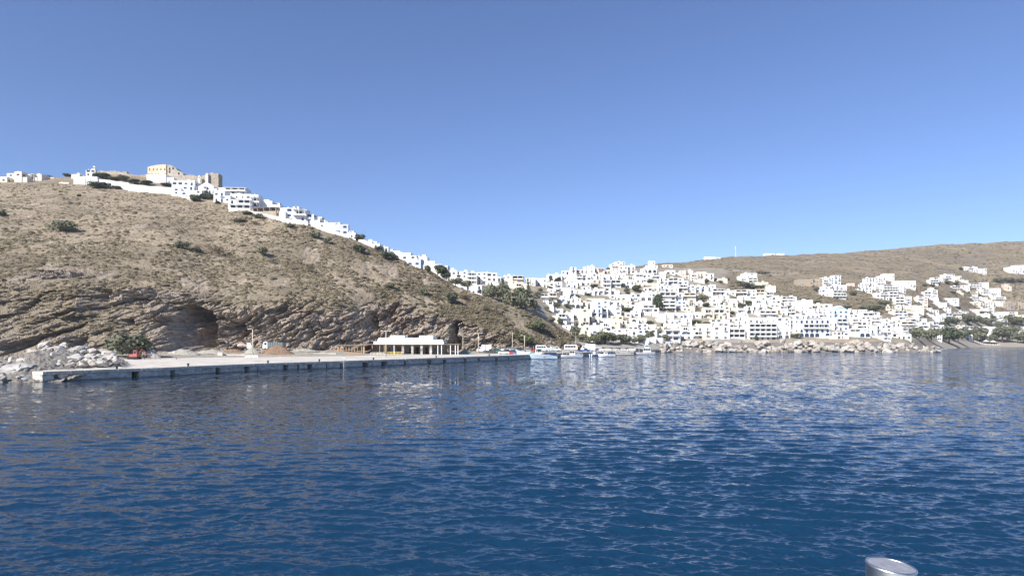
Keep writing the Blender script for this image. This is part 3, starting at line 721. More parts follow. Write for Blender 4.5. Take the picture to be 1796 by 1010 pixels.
for row,(Y,p0,p1,st) in enumerate(((258,884,903,9.0),(272,888,932,10.5),(284,884,938,10.0))):
    px=p0; n=0; words=['front','middle','back']
    while px<p1:
        c=cols[(k*7+row*3)%10]; n+=1; k+=1
        vehicle('car',px,Y,c,'%s car, %s from the left in the %s row of parked cars'%(c,['first','second','third','fourth','fifth','sixth','seventh'][n-1],words[row]),rz=math.pi/2+rc.uniform(-.5,.5) if row else rc.uniform(-.2,.2),group='cars parked on the quay by the caique'); px+=st*rc.uniform(.9,1.1)
px=1058; n=0
for c in ('orange','white','dark grey','silver','dark grey','white','dark grey','white','silver','dark grey'):
    n+=1; vehicle('car',px,338+(n%2)*6,c,'%s car, %s from the left behind the grey jetty'%(c,['first','second','third','fourth','fifth','sixth','seventh','eighth','ninth','tenth'][n-1]),rz=rc.uniform(-.3,.3)+(math.pi/2 if n%3==0 else 0),group='cars parked behind the grey jetty'); px+=7.0
vehicle('car',1172,411,'white','white car parked at the start of the breakwater road under the poles')
vehicle('car',1188,415,'dark grey','dark grey car parked at the start of the breakwater road')

# ---------------------------------------------------------------- boats
def hull_mesh(L,B,H,D,mat_h,mat_s,mat_d,nose=0.35,sheer=0.45,stripe=0.16):
    """hull with bow at +x; waterline z=0"""
    n=18; m=MB(); secs=[]
    for i in range(n+1):
        t=i/n; x=-L/2+L*t
        b=B/2*min(1,(1-max(0,(t-(1-nose*1.4))/(nose*1.4))**2.0))*(0.80+0.20*min(1,t/0.25)); b=max(b,0.03)
        zt=H*(1+sheer*max(0,(t-.35)/.65)**2+0.12*(1-min(1,t/.3))**2)
        fl=0.75*b; xk=x-(0.06*L*max(0,(t-.8)/.2))
        secs.append([(xk,-0.02,-D),(xk,-fl*.8,-D*.35),(x-(x-xk)*.5,-fl,0.12),(x,-b*.97,zt-stripe*1.6),(x,-b,zt-stripe),(x,-b,zt),(x,-b*.94,zt),(x,-b*.94,zt-.35)])
    for side in (1,-1):
        for i in range(n):
            for k in range(7):
                a=[secs[i][k],secs[i+1][k],secs[i+1][k+1],secs[i][k+1]]; a=[(p[0],p[1]*side,p[2]) for p in a]
                if side<0: a=a[::-1]
                m.face(a,M['navy'] if k<2 else (mat_s if k==3 else (mat_h if k<6 else mat_d)))
    for i in range(n):
        a=[(secs[i][7][0],secs[i][7][1],secs[i][7][2]),(secs[i+1][7][0],secs[i+1][7][1],secs[i+1][7][2]),(secs[i+1][7][0],-secs[i+1][7][1],secs[i+1][7][2]),(secs[i][7][0],-secs[i][7][1],secs[i][7][2])]
        m.face(a,mat_d)
    tr=secs[0][:6]; m.face([*tr,*[(p[0],-p[1],p[2]) for p in tr[::-1]]],mat_h)
    return m
def cabin(m,x0,x1,b,z0,z1,mt,win=True,slope=.25):
    m.extr_y([(x0,z0),(x0+.05,z1),(x1-slope,z1),(x1,z0)],-b/2,b/2,mt)
    if win:
        n=max(1,int((x1-x0)/.8)); wd=(x1-x0-slope-.2)/n
        for sg in (-1,1):
            for i in range(n): m.box(x0+.15+i*wd,x0+.05+(i+1)*wd,sg*b/2-.015,sg*b/2+.015,z0+(z1-z0)*.5,z1-.18,M['carglass'])
        m.box(x1-slope*.55,x1-slope*.3,-b/2+.15,b/2-.15,z0+(z1-z0)*.5,z1-.2,M['carglass'])
def boat(px0,px1,Y,label,name,cat,bow,build,B=None,H=1.0,hm='boatwhite',sm='paleblue',dm='cream',rz=0.0,sheer=.45):
    L=(px1-px0)*Y/F/abs(math.cos(rz)); B=B or L*.3
    o=empty(name,(wx((px0+px1)/2,Y),Y,0.0),(0 if bow=='r' else math.pi)+rz); tag(o,label,cat)
    hull_mesh(L,B,H,.5,M[hm],M[sm],M[dm],sheer=sheer).build('hull',o,smooth=False)
    build(o,L,B,H); return o
def rails(o,pts,h,mt='whiteframe'):
    m=MB()
    for p in pts: m.tube([(p[0],p[1],p[2]),(p[0],p[1],p[2]+h)],.025,M[mt],5)
    for a,b in zip(pts,pts[1:]): m.tube([(a[0],a[1],a[2]+h),(b[0],b[1],b[2]+h)],.025,M[mt],5)
    m.build('railing',o)
def b_caique(o,L,B,H):
    m=MB(); cabin(m,-L*.12,L*.06,B*.55,H*.8,H+2.2,M['boatwhite'],slope=.5); m.build('wheelhouse',o)
    m=MB(); m.box(-L*.47,L*.02,-B*.46,B*.46,H+2.15,H+2.5,M['white']); m.box(-L*.47,-L*.0,-B*.47,-B*.44,H+2.1,H+2.36,M['aqua']); m.box(-L*.47,-L*.0,B*.44,B*.47,H+2.1,H+2.36,M['aqua']); m.build('canopy',o)
    for i in range(6):
        for sg in (-1,1):
            m=MB(); x=-L*.46+i*L*.09; m.tube([(x,sg*B*.42,H*.7),(x,sg*B*.42,H+2.36)],.045,M['whiteframe'],6); m.build('canopy_post',o)
    for sg in (-1,1): m=MB(); m.box(-L*.48,-L*.18,sg*B*.46-.05,sg*B*.46+.05,H*.95,H+.75,M['navy']); m.build('bulwark',o)
    for i in range(5):
        m=MB(); x=-L*.4+i*L*.075; m.box(x,x+.4,-B*.35,B*.35,H*.7,H+.15,M['wood']); m.box(x,x+.08,-B*.35,B*.35,H+.15,H+.6,M['wood']); m.build('bench',o)
    m=MB(); m.tube([(L*.08,0,H*.8),(L*.08,0,H+3.4)],.07,M['wood'],8); m.tube([(L*.08,0,H+1.2),(L*.34,0,H+1.9)],.05,M['wood'],6); m.build('mast',o)
    t=MB()
    for k in range(14):
        a=2*math.pi*k/14; b=2*math.pi*(k+1)/14
        t.tube([(-L*.17+.34*math.cos(a),B*.485,H*.75+.34*math.sin(a)),(-L*.17+.34*math.cos(b),B*.485,H*.75+.34*math.sin(b))],.08,M['orange'] if k%4 else M['whiteframe'],6)
    t.build('life_ring',o)
    m=MB(); m.box(L*.1,L*.2,-B*.2,B*.2,H,H+.35,M['white']); m.box(L*.26,L*.36,-.5,.5,H+.1,H+.42,M['paleblue']); m.build('deck_hatch',o)
    rails(o,[(L*.1,-B*.43,H*1.02),(L*.22,-B*.38,H*1.1),(L*.34,-B*.25,H*1.2),(L*.47,0,H*1.38),(L*.34,B*.25,H*1.2),(L*.22,B*.38,H*1.1),(L*.1,B*.43,H*1.02)],.7)
boat(906,977,256,'largest boat, white and pale blue excursion caique with a long canopy and orange life ring','excursion_caique','boat','l',b_caique,B=4.6,H=1.6,sm='blue',sheer=1.1,hm='paleblue')
def b_fisher(o,L,B,H):
    m=MB(); cabin(m,-L*.12,L*.14,B*.5,H*.7,H+1.9,M['boatwhite']); m.build('wheelhouse',o)
    m=MB(); m.box(-L*.44,-L*.06,-B*.4,B*.4,H+1.75,H+1.85,M['white']); m.build('canopy',o)
    for x in (-.43,-.25):
        for sg in (-1,1): m=MB(); m.tube([(L*x,sg*B*.36,H*.6),(L*x,sg*B*.36,H+1.76)],.035,M['whiteframe'],5); m.build('canopy_post',o)
    m=MB(); m.tube([(L*.16,0,H*.6),(L*.16,0,H+8.6)],[.08,.04],M['pole'],8); m.tube([(L*.16,0,H+5.5),(L*.16-.9,0,H+5.5)],.03,M['pole'],5); m.build('mast',o)
    m=MB(); m.box(L*.18,L*.3,-B*.22,B*.22,H*.7,H+.45,M['blue']); m.build('fish_crate',o)
    rails(o,[(L*.2,-B*.38,H),(L*.32,-B*.26,H*1.12),(L*.46,0,H*1.3),(L*.32,B*.26,H*1.12),(L*.2,B*.38,H)],.5)
boat(984,1023,276,'small white fishing boat with a tall mast and green stripe, next to the caique','fishing_boat','boat','r',b_fisher,B=2.9,H=.95,sm='greyframe')
def b_motor(o,L,B,H):
    m=MB(); cabin(m,-L*.05,L*.22,B*.6,H*.7,H+1.0,M['boatwhite'],slope=.5); m.build('cabin',o)
    m=MB(); m.box(-L*.5-.25,-L*.5+.1,-.22,.22,.1,H+.45,M['navy']); m.build('outboard_motor',o)
    m=MB(); m.tube([(-L*.2,-B*.35,H),(-L*.2,-B*.33,H+1.3),(-L*.2,B*.33,H+1.3),(-L*.2,B*.35,H)],.035,M['steel'],6); m.build('roll_bar',o)
    rails(o,[(L*.22,-B*.36,H),(L*.36,-B*.2,H*1.15),(L*.47,0,H*1.3),(L*.36,B*.2,H*1.15),(L*.22,B*.36,H)],.4,'steel')
boat(1035,1050,294,'short white motorboat moored end-on, right of the beige quay corner','motorboat','boat','r',b_motor,B=2.2,H=.95,rz=.8)
boat(1049,1079,291,'low white motorboat with blue trim in front of the grey jetty','motorboat','boat','l',b_motor,B=2.5,H=.9,sm='blue')
boat(1068,1081,304,'little boat with a dark blue hull at the left corner of the grey jetty','rowing_boat','boat','l',lambda o,L,B,H:(lambda m:(m.box(-.6,-.3,-B*.4,B*.4,H*.6,H*.75,M['wood']),m.box(.4,.7,-B*.4,B*.4,H*.6,H*.75,M['wood']),m.build('thwart',o)))(MB()),B=1.4,H=.7,hm='navy')
def b_tower(o,L,B,H):
    m=MB(); cabin(m,-L*.05,L*.3,B*.62,H*.7,H+2.1,M['boatwhite']); m.build('wheelhouse',o)
    m=MB(); m.box(-L*.46,-L*.02,-B*.44,B*.44,H+2.15,H+2.28,M['white']); m.build('canopy',o)
    for x in (-.45,-.25,-.06):
        for sg in (-1,1): m=MB(); m.tube([(L*x,sg*B*.4,H*.6),(L*x,sg*B*.4,H+2.16)],.05,M['whiteframe'],5); m.build('canopy_post',o)
    m=MB(); cabin(m,L*.02,L*.22,B*.42,H+2.1,H+3.6,M['paleblue'],slope=.2); m.build('upper_cabin',o)
    m=MB(); m.box(L*.04,L*.17,-B*.15,B*.15,H+3.6,H+5.6,M['paleblue']); m.tube([(L*.1,0,H+5.6),(L*.1,0,H+7.4)],.04,M['whiteframe'],5); m.build('funnel',o)
boat(1111,1149,334,'white cabin boat with a pale blue upper tower, right of the grey jetty','cabin_boat','boat','r',b_tower,B=3.4,H=1.05,sm='terracotta')

# ---------------------------------------------------------------- yard clutter behind the quay
def mound(px0,px1,Y,top,mt,label,name='soil_mound',cat='mound',seed=1,dep=None):
    x0,x1=wx(px0,Y),wx(px1,Y); w=(x1-x0)/2; d=dep or w*.5; zg=ground((px0+px1)/2,Y)-.1; h=to_z(top,Y)-zg; n=40
    u=np.linspace(-1,1,n); U,Vv=np.meshgrid(u,u,indexing='ij'); r=np.sqrt(U**2+Vv**2)
    z=h*np.clip(1-r**1.5,-.12,1)*(1+.25*fbm(U*3+seed,Vv*3,3,seed))+0.15*fbm(U*12,Vv*12,2,seed+3)
    me=np_mesh(name,np.stack([U*w,Vv*d,z],-1).reshape(-1,3),grid_quads(n,n)[:,::-1],[mt])
    o=obj(name,me,None,((x0+x1)/2,Y,zg)); tag(o,label,cat); return o
M['soil']=mat('brown_soil',(0.24,0.155,0.10),0.95,0.45,1.8,bump=0.12); M['gravel']=mat('grey_gravel',(0.36,0.34,0.29),0.95,0.45,2.2,bump=0.12)
mound(452,516,226,606,M['soil'],'large heap of brown soil behind the tall lamp post',seed=2)
mound(428,458,224,609,M['gravel'],'heap of grey gravel left of the brown soil heap',seed=3)
mound(385,430,228,612,M['soil'],'low heap of reddish soil behind the cream concrete block',seed=4)
mound(505,560,238,612,M['gravel'],'low grey heap right of the large brown soil heap',seed=6)
mound(248,282,198,612,M['boulder_grey'],'small grey stone heap between the bush and the dark alcove',seed=5)
mound(290,350,214,612,M['gravel'],'pale gravel bank at the foot of the dark alcove',seed=8)
mound(340,400,222,613,M['gravel'],'pale gravel bank left of the reddish soil heap',seed=9)
def rootbox(name,px,Y,label,cat,rz=0,z=None):
    o=empty(name,(wx(px,Y),Y,(ground(px,Y) if z is None else z)),rz); tag(o,label,cat); return o
o=rootbox('skip_truck',482,236,'grey tipper truck with a white cab behind the brown soil heap','truck',rz=math.pi)
m=MB(); m.box(-3.3,2.0,-1.2,1.2,1.2,2.9,M['greyframe']); 
for i in range(9): m.box(-3.2+i*.6,-3.1+i*.6,-1.28,-1.2,1.2,2.9,M['dark']); 
for i in range(9): m.box(-3.2+i*.6,-3.1+i*.6,1.2,1.28,1.2,2.9,M['dark'])
m.build('tipper_body',o)
m=MB(); m.extr_y([(2.2,.8),(2.2,3.1),(3.5,3.1),(3.9,2.0),(3.9,.8)],-1.2,1.2,M['whiteframe']); c=m.build('cab',o)
m=MB(); m.box(2.5,3.3,1.19,1.23,2.0,2.8,M['carglass']); m.box(2.5,3.3,-1.23,-1.19,2.0,2.8,M['carglass']); m.build('window',c)
m=MB(); m.box(-3.3,3.6,-.5,.5,.8,1.15,M['dark']); m.build('chassis',o)
for x in (-2.4,-1.2,2.9):
    for sg in (-1,1): m=MB(); m.tube([(x,sg*.9,.5),(x,sg*1.22,.5)],.5,M['rubber'],12); m.build('wheel',o)
M['mixer']=mat('faded_orange',(0.50,0.40,0.32),0.8,0.3,2.0)
o=rootbox('concrete_mixer_truck',428,233,'orange and white concrete mixer left of the tall lamp post','truck')
m=MB(); m.tube([(-2.3,0,1.75),(-1.6,0,1.85),(-.4,0,1.9),(.9,0,1.6)],[.35,.75,.8,.4],M['mixer'],14); m.build('drum',o)
m=MB(); m.extr_y([(1.4,.8),(1.4,2.8),(2.5,2.8),(3.0,1.9),(3.0,.8)],-1.1,1.1,M['whiteframe']); m.build('cab',o)
m=MB(); m.box(-2.6,2.8,-.5,.5,.75,1.05,M['dark']); m.build('chassis',o)
for x in (-1.9,-.9,2.1):
    for sg in (-1,1): m=MB(); m.tube([(x,sg*.85,.48),(x,sg*1.12,.48)],.48,M['rubber'],12); m.build('wheel',o)
o=rootbox('excavator',236,186,'red excavator in front of the large bush at the back of the quay','excavator')
m=MB(); m.box(-1.1,1.1,-.9,.9,.75,1.5,M['red']); m.build('body',o)
m=MB(); m.extr_y([(-.2,1.5),(-.1,2.6),(.7,2.6),(.9,1.5)],-.5,.4,M['red']); c=m.build('cab',o); m=MB(); m.box(0,.65,-.52,-.49,1.7,2.4,M['carglass']); m.build('window',c)
for sg in (-1,1): m=MB(); m.extr_y([(-1.3,.1),(-1.5,.4),(-1.3,.7),(1.3,.7),(1.5,.4),(1.3,.1)],sg*.9-.22,sg*.9+.22,M['rubber']); m.build('track',o)
m=MB(); m.tube([(.9,.2,1.5),(2.0,.2,2.9),(2.9,.2,1.9),(3.0,.2,1.0)],.14,M['red'],6); m.box(2.7,3.3,-.1,.5,.5,1.0,M['dark']); m.build('boom',o)
o=rootbox('tarpaulin',204,168,'crumpled orange-red tarpaulin lying on the stones left of the red excavator','tarpaulin')
g=np.linspace(-1,1,14); U,Vv=np.meshgrid(g,g,indexing='ij'); zt=0.25+0.55*np.clip(1-np.sqrt(U**2+Vv**2),0,1)+.22*fbm(U*2.3,Vv*2.3,2,91)
bpy.data.objects.remove(o); me=np_mesh('tarpaulin',np.stack([U*1.2,Vv*.9,zt],-1).reshape(-1,3),grid_quads(14,14)[:,::-1],[M['orange']],smooth=False)
tag(obj('tarpaulin',me,None,(wx(204,168),168,1.7)),'crumpled orange-red tarpaulin lying on the stones left of the red excavator','tarpaulin')
m=MB(); m.box(-.75,.75,-.5,.5,0,1.3,M['cream']); m.box(-.85,.85,-.6,.6,1.3,1.45,M['cream'])
tag(m.build('concrete_block',None,(wx(387,216),216,QZ)),'cream square concrete block at the back edge of the quay','block')
for i,(a,b,Y,h,l) in enumerate(((384,430,217,.9,'low cream concrete wall right of the square block at the back of the quay'),(520,590,232,1.1,'low pale stone wall between the soil heaps and the pergola'))):
    m=MB(); x0,x1=wx(a,Y),wx(b,Y); n=8
    for k in range(n): m.box(x0+(x1-x0)*k/n,x0+(x1-x0)*(k+1)/n-.03,Y-.2,Y+.2,QZ,QZ+h*R.uniform(.85,1.1),M['concrete'])
    me=m.mesh('low_wall'); o=obj('low_wall',me); tag(o,l,'wall')
# bollards on the quay edge
for i,px in enumerate((205,330,470,560,655,765,858)):
    Y=qedge(px)+1.1; m=MB(); m.tube([(0,0,0),(0,0,.45)],[.2,.16],M['dark'],10); m.tube([(0,0,.45),(0,0,.6)],[.28,.26],M['dark'],10)
    tag(m.build('mooring_bollard',None,(wx(px,Y),Y,QZ),smooth=True),'black mooring bollard, %s from the left along the quay edge'%['first','second','third','fourth','fifth','sixth','seventh'][i],'bollard','mooring bollards along the quay edge')
# rubber mats, ladder on the quay face
Y=qedge(603); ang=math.atan2(qedge(610)-qedge(596),wx(610,qedge(610))-wx(596,qedge(596)))
o=empty('quay_ladder',(wx(603.5,Y)+.1,Y-.25,0),ang); tag(o,'pale metal ladder fixed to the quay face in front of the pergola','ladder')
for sx in (-.28,.28): m=MB(); m.tube([(sx,0,-.4),(sx,0,2.5),(sx,.5,2.5)],.045,M['whiteframe'],6); m.build('side_rail',o)
for k in range(8): m=MB(); m.tube([(-.28,0,-.2+k*.3),(.28,0,-.2+k*.3)],.03,M['whiteframe'],6); m.build('rung',o)

# ---------------------------------------------------------------- stainless post on our own ship
M['brushed']=mat('brushed_steel',(0.62,0.62,0.60),0.38,0.3,14.0,metal=1.0,stretch=(1,1,0.15))
M['postcap']=mat('painted_post_cap',(0.25,0.26,0.30),0.75,0.3,45.0)
def ship_post():
    Yp=2.05; xp=wx(1563,Yp); zt=to_z(991,Yp); r=0.0715
    o=empty('metal_post',(xp,Yp,zt-1.05)); tag(o,'short stainless steel post with a slanted grey top at the bottom right corner','post')
    n=64; m=MB()
    def ring(rad_,dz): return [(rad_*math.cos(2*math.pi*k/n),rad_*math.sin(2*math.pi*k/n)*.95,1.05+dz-0.09*rad_*math.cos(2*math.pi*k/n)+0.06*rad_*math.sin(2*math.pi*k/n)) for k in range(n)]
    base=[(r*.9*math.cos(2*math.pi*k/n),r*.9*math.sin(2*math.pi*k/n),0.0) for k in range(n)]
    rings=[base,ring(r*.985,-.008),ring(r,-.003),ring(r*.99,.001),ring(r*.93,.002),ring(r*.91,-.001)]
    V=[p for q in rings for p in q]; Fc=[]
    for a in range(len(rings)-1):
        for k in range(n): Fc.append((a*n+k,a*n+(k+1)%n,(a+1)*n+(k+1)%n,(a+1)*n+k))
    m.faces(V,Fc,M['brushed']); m.build('shaft',o,smooth=True)
    m=MB(); m.faces(ring(r*.91,-.001),[tuple(range(n))],M['postcap']); m.build('cap',o)
    d=MB(); d.box(-1.2,2.6,-3.2,0.35,-.5,0,M['whiteframe']); s=d.build('ship_deck',None,(xp,Yp,zt-1.05)); tag(s,kind='structure')
ship_post()

M['tyre']=M['rubber']
def pallet_stack(px,Y,n,label):
    o=empty('pallet_stack',(wx(px,Y),Y,QZ),R.uniform(-.4,.4)); tag(o,label,'pallets')
    for k in range(n):
        m=MB(); z=k*.15
        for i in range(5): m.box(-.6,.6,-.5+i*.23,-.38+i*.23,z+.1,z+.125,M['wood'])
        for i in (-.55,0,.45): m.box(i,i+.1,-.5,.5,z,z+.1,M['wood'])
        m.build('pallet',o)
pallet_stack(575,236,7,'stack of wooden pallets left of the pergola'); pallet_stack(583,238,4,'lower stack of wooden pallets next to the taller one')
pallet_stack(545,228,5,'stack of pallets behind the low pale stone wall')
TREES='''
H 105 407 50 24 g bush
H 4 380 20 12 d bush
H 138 346 9 7 d bush
H 318 438 28 20 g tree
H 344 442 24 14 y bush
H 384 449 34 22 y tree
H 461 449 24 19 g tree
H 478 462 14 12 y bush
H 422 390 26 8 g bush
H 446 394 16 8 y bush
H 508 400 22 10 g bush
H 456 384 20 11 g bush
H 434 377 20 8 d bush
H 556 420 24 15 g tree
H 574 427 16 12 g tree
H 545 476 22 15 y bush
H 626 443 26 17 d bush
H 659 441 10 13 y bush
H 676 455 20 18 d tree
H 690 456 16 14 g tree
H 684 507 26 16 g bush
H 743 517 15 17 g bush
H 790 533 30 26 g tree
H 768 523 18 14 y bush
H 815 526 26 14 y bush
H 850 545 20 14 y bush
H 872 552 22 10 y bush
H 228 623 60 34 g bush
H 195 622 30 20 g bush
H 780 605 30 12 r bush
H 760 604 18 8 r bush
H 885 604 40 22 y bush
H 920 603 36 24 r bush
H 905 588 34 18 y bush
H 945 606 24 20 y bush
H 940 578 40 20 r bush
H 965 566 22 14 g bush
H 655 475 14 8 y bush
H 178 330 42 13 d hedge
H 202 332 20 9 d hedge
H 178 315 34 14 d tree
H 198 317 20 8 d tree
H 216 318 26 12 g tree
H 236 322 26 9 d tree
H 262 325 24 10 d tree
H 290 328 22 9 d tree
H 345 354 22 16 d bush
H 363 350 26 15 d bush
H 381 358 12 7 d bush
H 85 312 22 6 y bush
H 115 309 20 6 d bush
H 630 424 18 17 d tree
H 667 441 13 11 d tree
H 694 444 16 5 d tree
H 749 479 14 16 d tree
H 768 483 28 22 d tree
H 782 489 18 18 d tree
H 799 503 26 20 g tree
H 820 506 24 18 g tree
H 842 503 8 9 d cypress
H 537 388 10 6 d bush
H 527 389 8 6 d bush
T 868 535 36 34 g tree
T 882 520 30 22 g tree
T 898 548 42 34 g tree
T 922 552 36 36 g tree
T 912 530 30 24 d tree
T 927 522 9 18 d cypress
T 882 508 12 16 d cypress
T 862 508 6 10 d cypress
T 938 545 18 16 g bush
T 948 512 10 8 r bush
T 943 523 12 10 g tree
T 967 495 7 7 d tree
T 979 494 12 9 d tree
T 982 518 5 11 d cypress
T 958 546 11 9 g tree
T 975 544 18 14 g tree
T 995 542 14 11 g tree
T 1043 506 18 9 d tree
T 1052 488 15 6 d hedge
T 1031 520 14 6 d hedge
T 1067 473 9 8 d tree
T 1093 506 8 10 d tree
T 1099 516 15 11 g tree
T 1119 514 20 15 d tree
T 1141 498 13 9 d tree
T 1150 546 20 30 d tree
T 1161 545 12 18 d tree
T 1155 530 14 16 d tree
T 1102 548 20 9 d tree
T 1175 545 16 6 g bush
T 1192 518 9 6 r tree
T 1232 531 20 18 g tree
T 1215 536 10 8 g tree
T 1238 539 14 9 d tree
T 1222 544 20 8 y bush
T 1240 498 13 10 d tree
T 1255 494 10 7 d tree
T 1264 497 10 6 d bush
T 1276 493 9 7 g tree
T 1303 542 20 11 d tree
T 1312 535 15 9 d tree
T 1308 505 30 12 g tree
T 1324 507 32 9 d bush
T 1296 500 20 8 g bush
T 1342 482 16 7 g tree
T 1332 480 12 6 g bush
T 1363 533 9 8 d tree
T 1284 552 12 6 d tree
T 1299 548 11 6 d tree
T 1324 548 9 5 d tree
T 1297 587 16 10 d tree
T 1325 599 7 13 d tree
T 1398 594 18 11 r tree
T 1430 533 22 9 g bush
T 1410 527 18 7 g bush
T 1382 546 6 12 d tree
T 1404 538 14 4 g bush
T 982 570 13 13 g tree
T 1009 596 24 28 g tree
T 1022 601 16 12 g tree
T 1034 567 11 14 r tree
T 1040 604 18 13 r tree
T 1060 604 32 20 r tree
T 1068 590 13 10 d tree
T 1090 604 24 16 g tree
T 1113 604 12 11 r tree
T 1141 605 14 13 r tree
T 1155 606 16 14 r tree
T 1141 571 17 9 d tree
T 1161 573 8 5 d bush
T 1099 571 9 7 d tree
T 1220 569 18 9 r tree
T 1208 569 12 7 g tree
T 1240 572 12 9 d tree
T 1252 604 10 5 d bush
T 1484 543 20 10 g tree
T 1470 541 14 6 g tree
T 1520 546 24 12 g tree
T 1536 547 26 14 d tree
T 1554 545 22 13 g tree
T 1548 535 26 9 g bush
T 1496 518 20 9 g bush
T 1431 511 16 9 g bush
T 1612 599 22 20 g tree
T 1634 602 24 24 g tree
T 1664 603 30 26 d tree
T 1680 602 22 22 g tree
T 1664 571 16 12 d tree
T 1678 571 16 12 g tree
T 1698 571 24 18 g tree
T 1712 570 16 14 g tree
T 1728 571 22 13 g tree
T 1708 601 14 12 g tree
T 1719 599 26 22 g tree
T 1758 601 30 26 g tree
T 1738 590 12 10 d tree
T 1778 592 24 18 g tree
T 1775 572 30 15 r tree
T 1764 573 11 9 g tree
T 1796 602 18 14 d tree
T 1750 580 14 14 g tree
T 1635 504 9 7 d tree
T 1622 504 9 7 d tree
T 1646 501 8 6 g tree
T 1661 499 18 6 g tree
T 1675 500 12 5 d bush
T 1749 497 20 11 g bush
T 1768 497 24 12 g bush
T 1788 495 20 10 g bush
T 1670 515 12 5 d bush
T 1686 473 9 5 d bush
T 1660 536 10 5 g bush
T 1725 552 16 6 r bush
T 1740 560 14 5 g bush
T 1645 590 14 12 g tree
T 1690 592 18 14 d tree
T 1735 602 18 14 g tree
T 1785 602 20 18 g tree
T 1650 575 14 10 g tree
T 1122 604 14 12 g tree
T 1075 604 16 14 g tree
T 1048 603 14 14 g tree
T 1168 604 10 10 g tree
T 1098 603 12 10 d tree
'''
# ---------------------------------------------------------------- houses
def win_mesh(kind,fm):
    m=MB()
    w,h={'window':(.85,1.05),'door':(1.0,2.05),'wide':(2.1,1.35),'veranda':(2.6,2.1),'arched':(1.1,1.9),'bigarch':(2.3,2.5)}[kind]
    z0=0.0; F_=M[fm]; y=-0.05
    if kind in ('arched','bigarch'):
        r=w/2; P=[(-r,0),(r,0)]+[(r*math.cos(math.pi*k/8),h-r+r*math.sin(math.pi*k/8)) for k in range(9)]
        m.extr_y([(x,z) for x,z in P],-0.03,0.10,M['glass'])
        Q=[(r*math.cos(math.pi*k/8),h-r+r*math.sin(math.pi*k/8)) for k in range(9)]; Q=[(r,0)]+Q+[(-r,0)]
        for a,b in zip(Q,Q[1:]):
            s=1+.22/r; m.face([(a[0],-.07,a[1]),(a[0]*s,-.07,a[1]+.12*(a[1]>0.1)),(b[0]*s,-.07,b[1]+.12*(b[1]>.1)),(b[0],-.07,b[1])],F_)
        m.box(-.05,.05,-.06,-.03,0,h-.1,F_)
    else:
        m.box(-w/2,w/2,-.02,.10,z0,z0+h,M['glass'])
        t=.09
        m.box(-w/2-t,-w/2,y,.1,z0,z0+h,F_); m.box(w/2,w/2+t,y,.1,z0,z0+h,F_); m.box(-w/2-t,w/2+t,y-.004,.1,z0+h,z0+h+t,F_)
        m.box(-w/2-t-.05,w/2+t+.05,y-.06,.1,z0-t,z0,M['white'])
        n=1 if w<1.2 else 3
        for k in range(n): x=-w/2+w*(k+1)/(n+1); m.box(x-.03,x+.03,-.045,-.02,z0,z0+h,F_)
        if kind=='window' and fm in('blueframe','greyframe','brownframe'):
            m.box(-w/2-.5,-w/2-t,y,0.0,z0,z0+h,F_); m.box(w/2+t,w/2+.5,y,0.0,z0,z0+h,F_)
    return m.mesh(kind if kind!='bigarch' else 'arched')
WM={}
def win(kind,fm,parent,x,y,z,rz=0):
    if (kind,fm) not in WM: WM[(kind,fm)]=win_mesh(kind,fm)
    nm={'window':'window','door':'door','wide':'window','veranda':'glazed_door','arched':'window','bigarch':'arched_opening'}[kind]
    return obj(nm,WM[(kind,fm)],parent,(x,y,z),rz)
HOUSES=[]; 
CW={'w':('white','white'),'c':('cream','cream'),'y':('yellow','pale yellow'),'t':('tan','tan stone'),'p':('pink','pinkish'),'g':('grey','light grey')}
NUMW={1:'one-storey',2:'two-storey',3:'three-storey',4:'four-storey',5:'five-storey',6:'six-storey'}
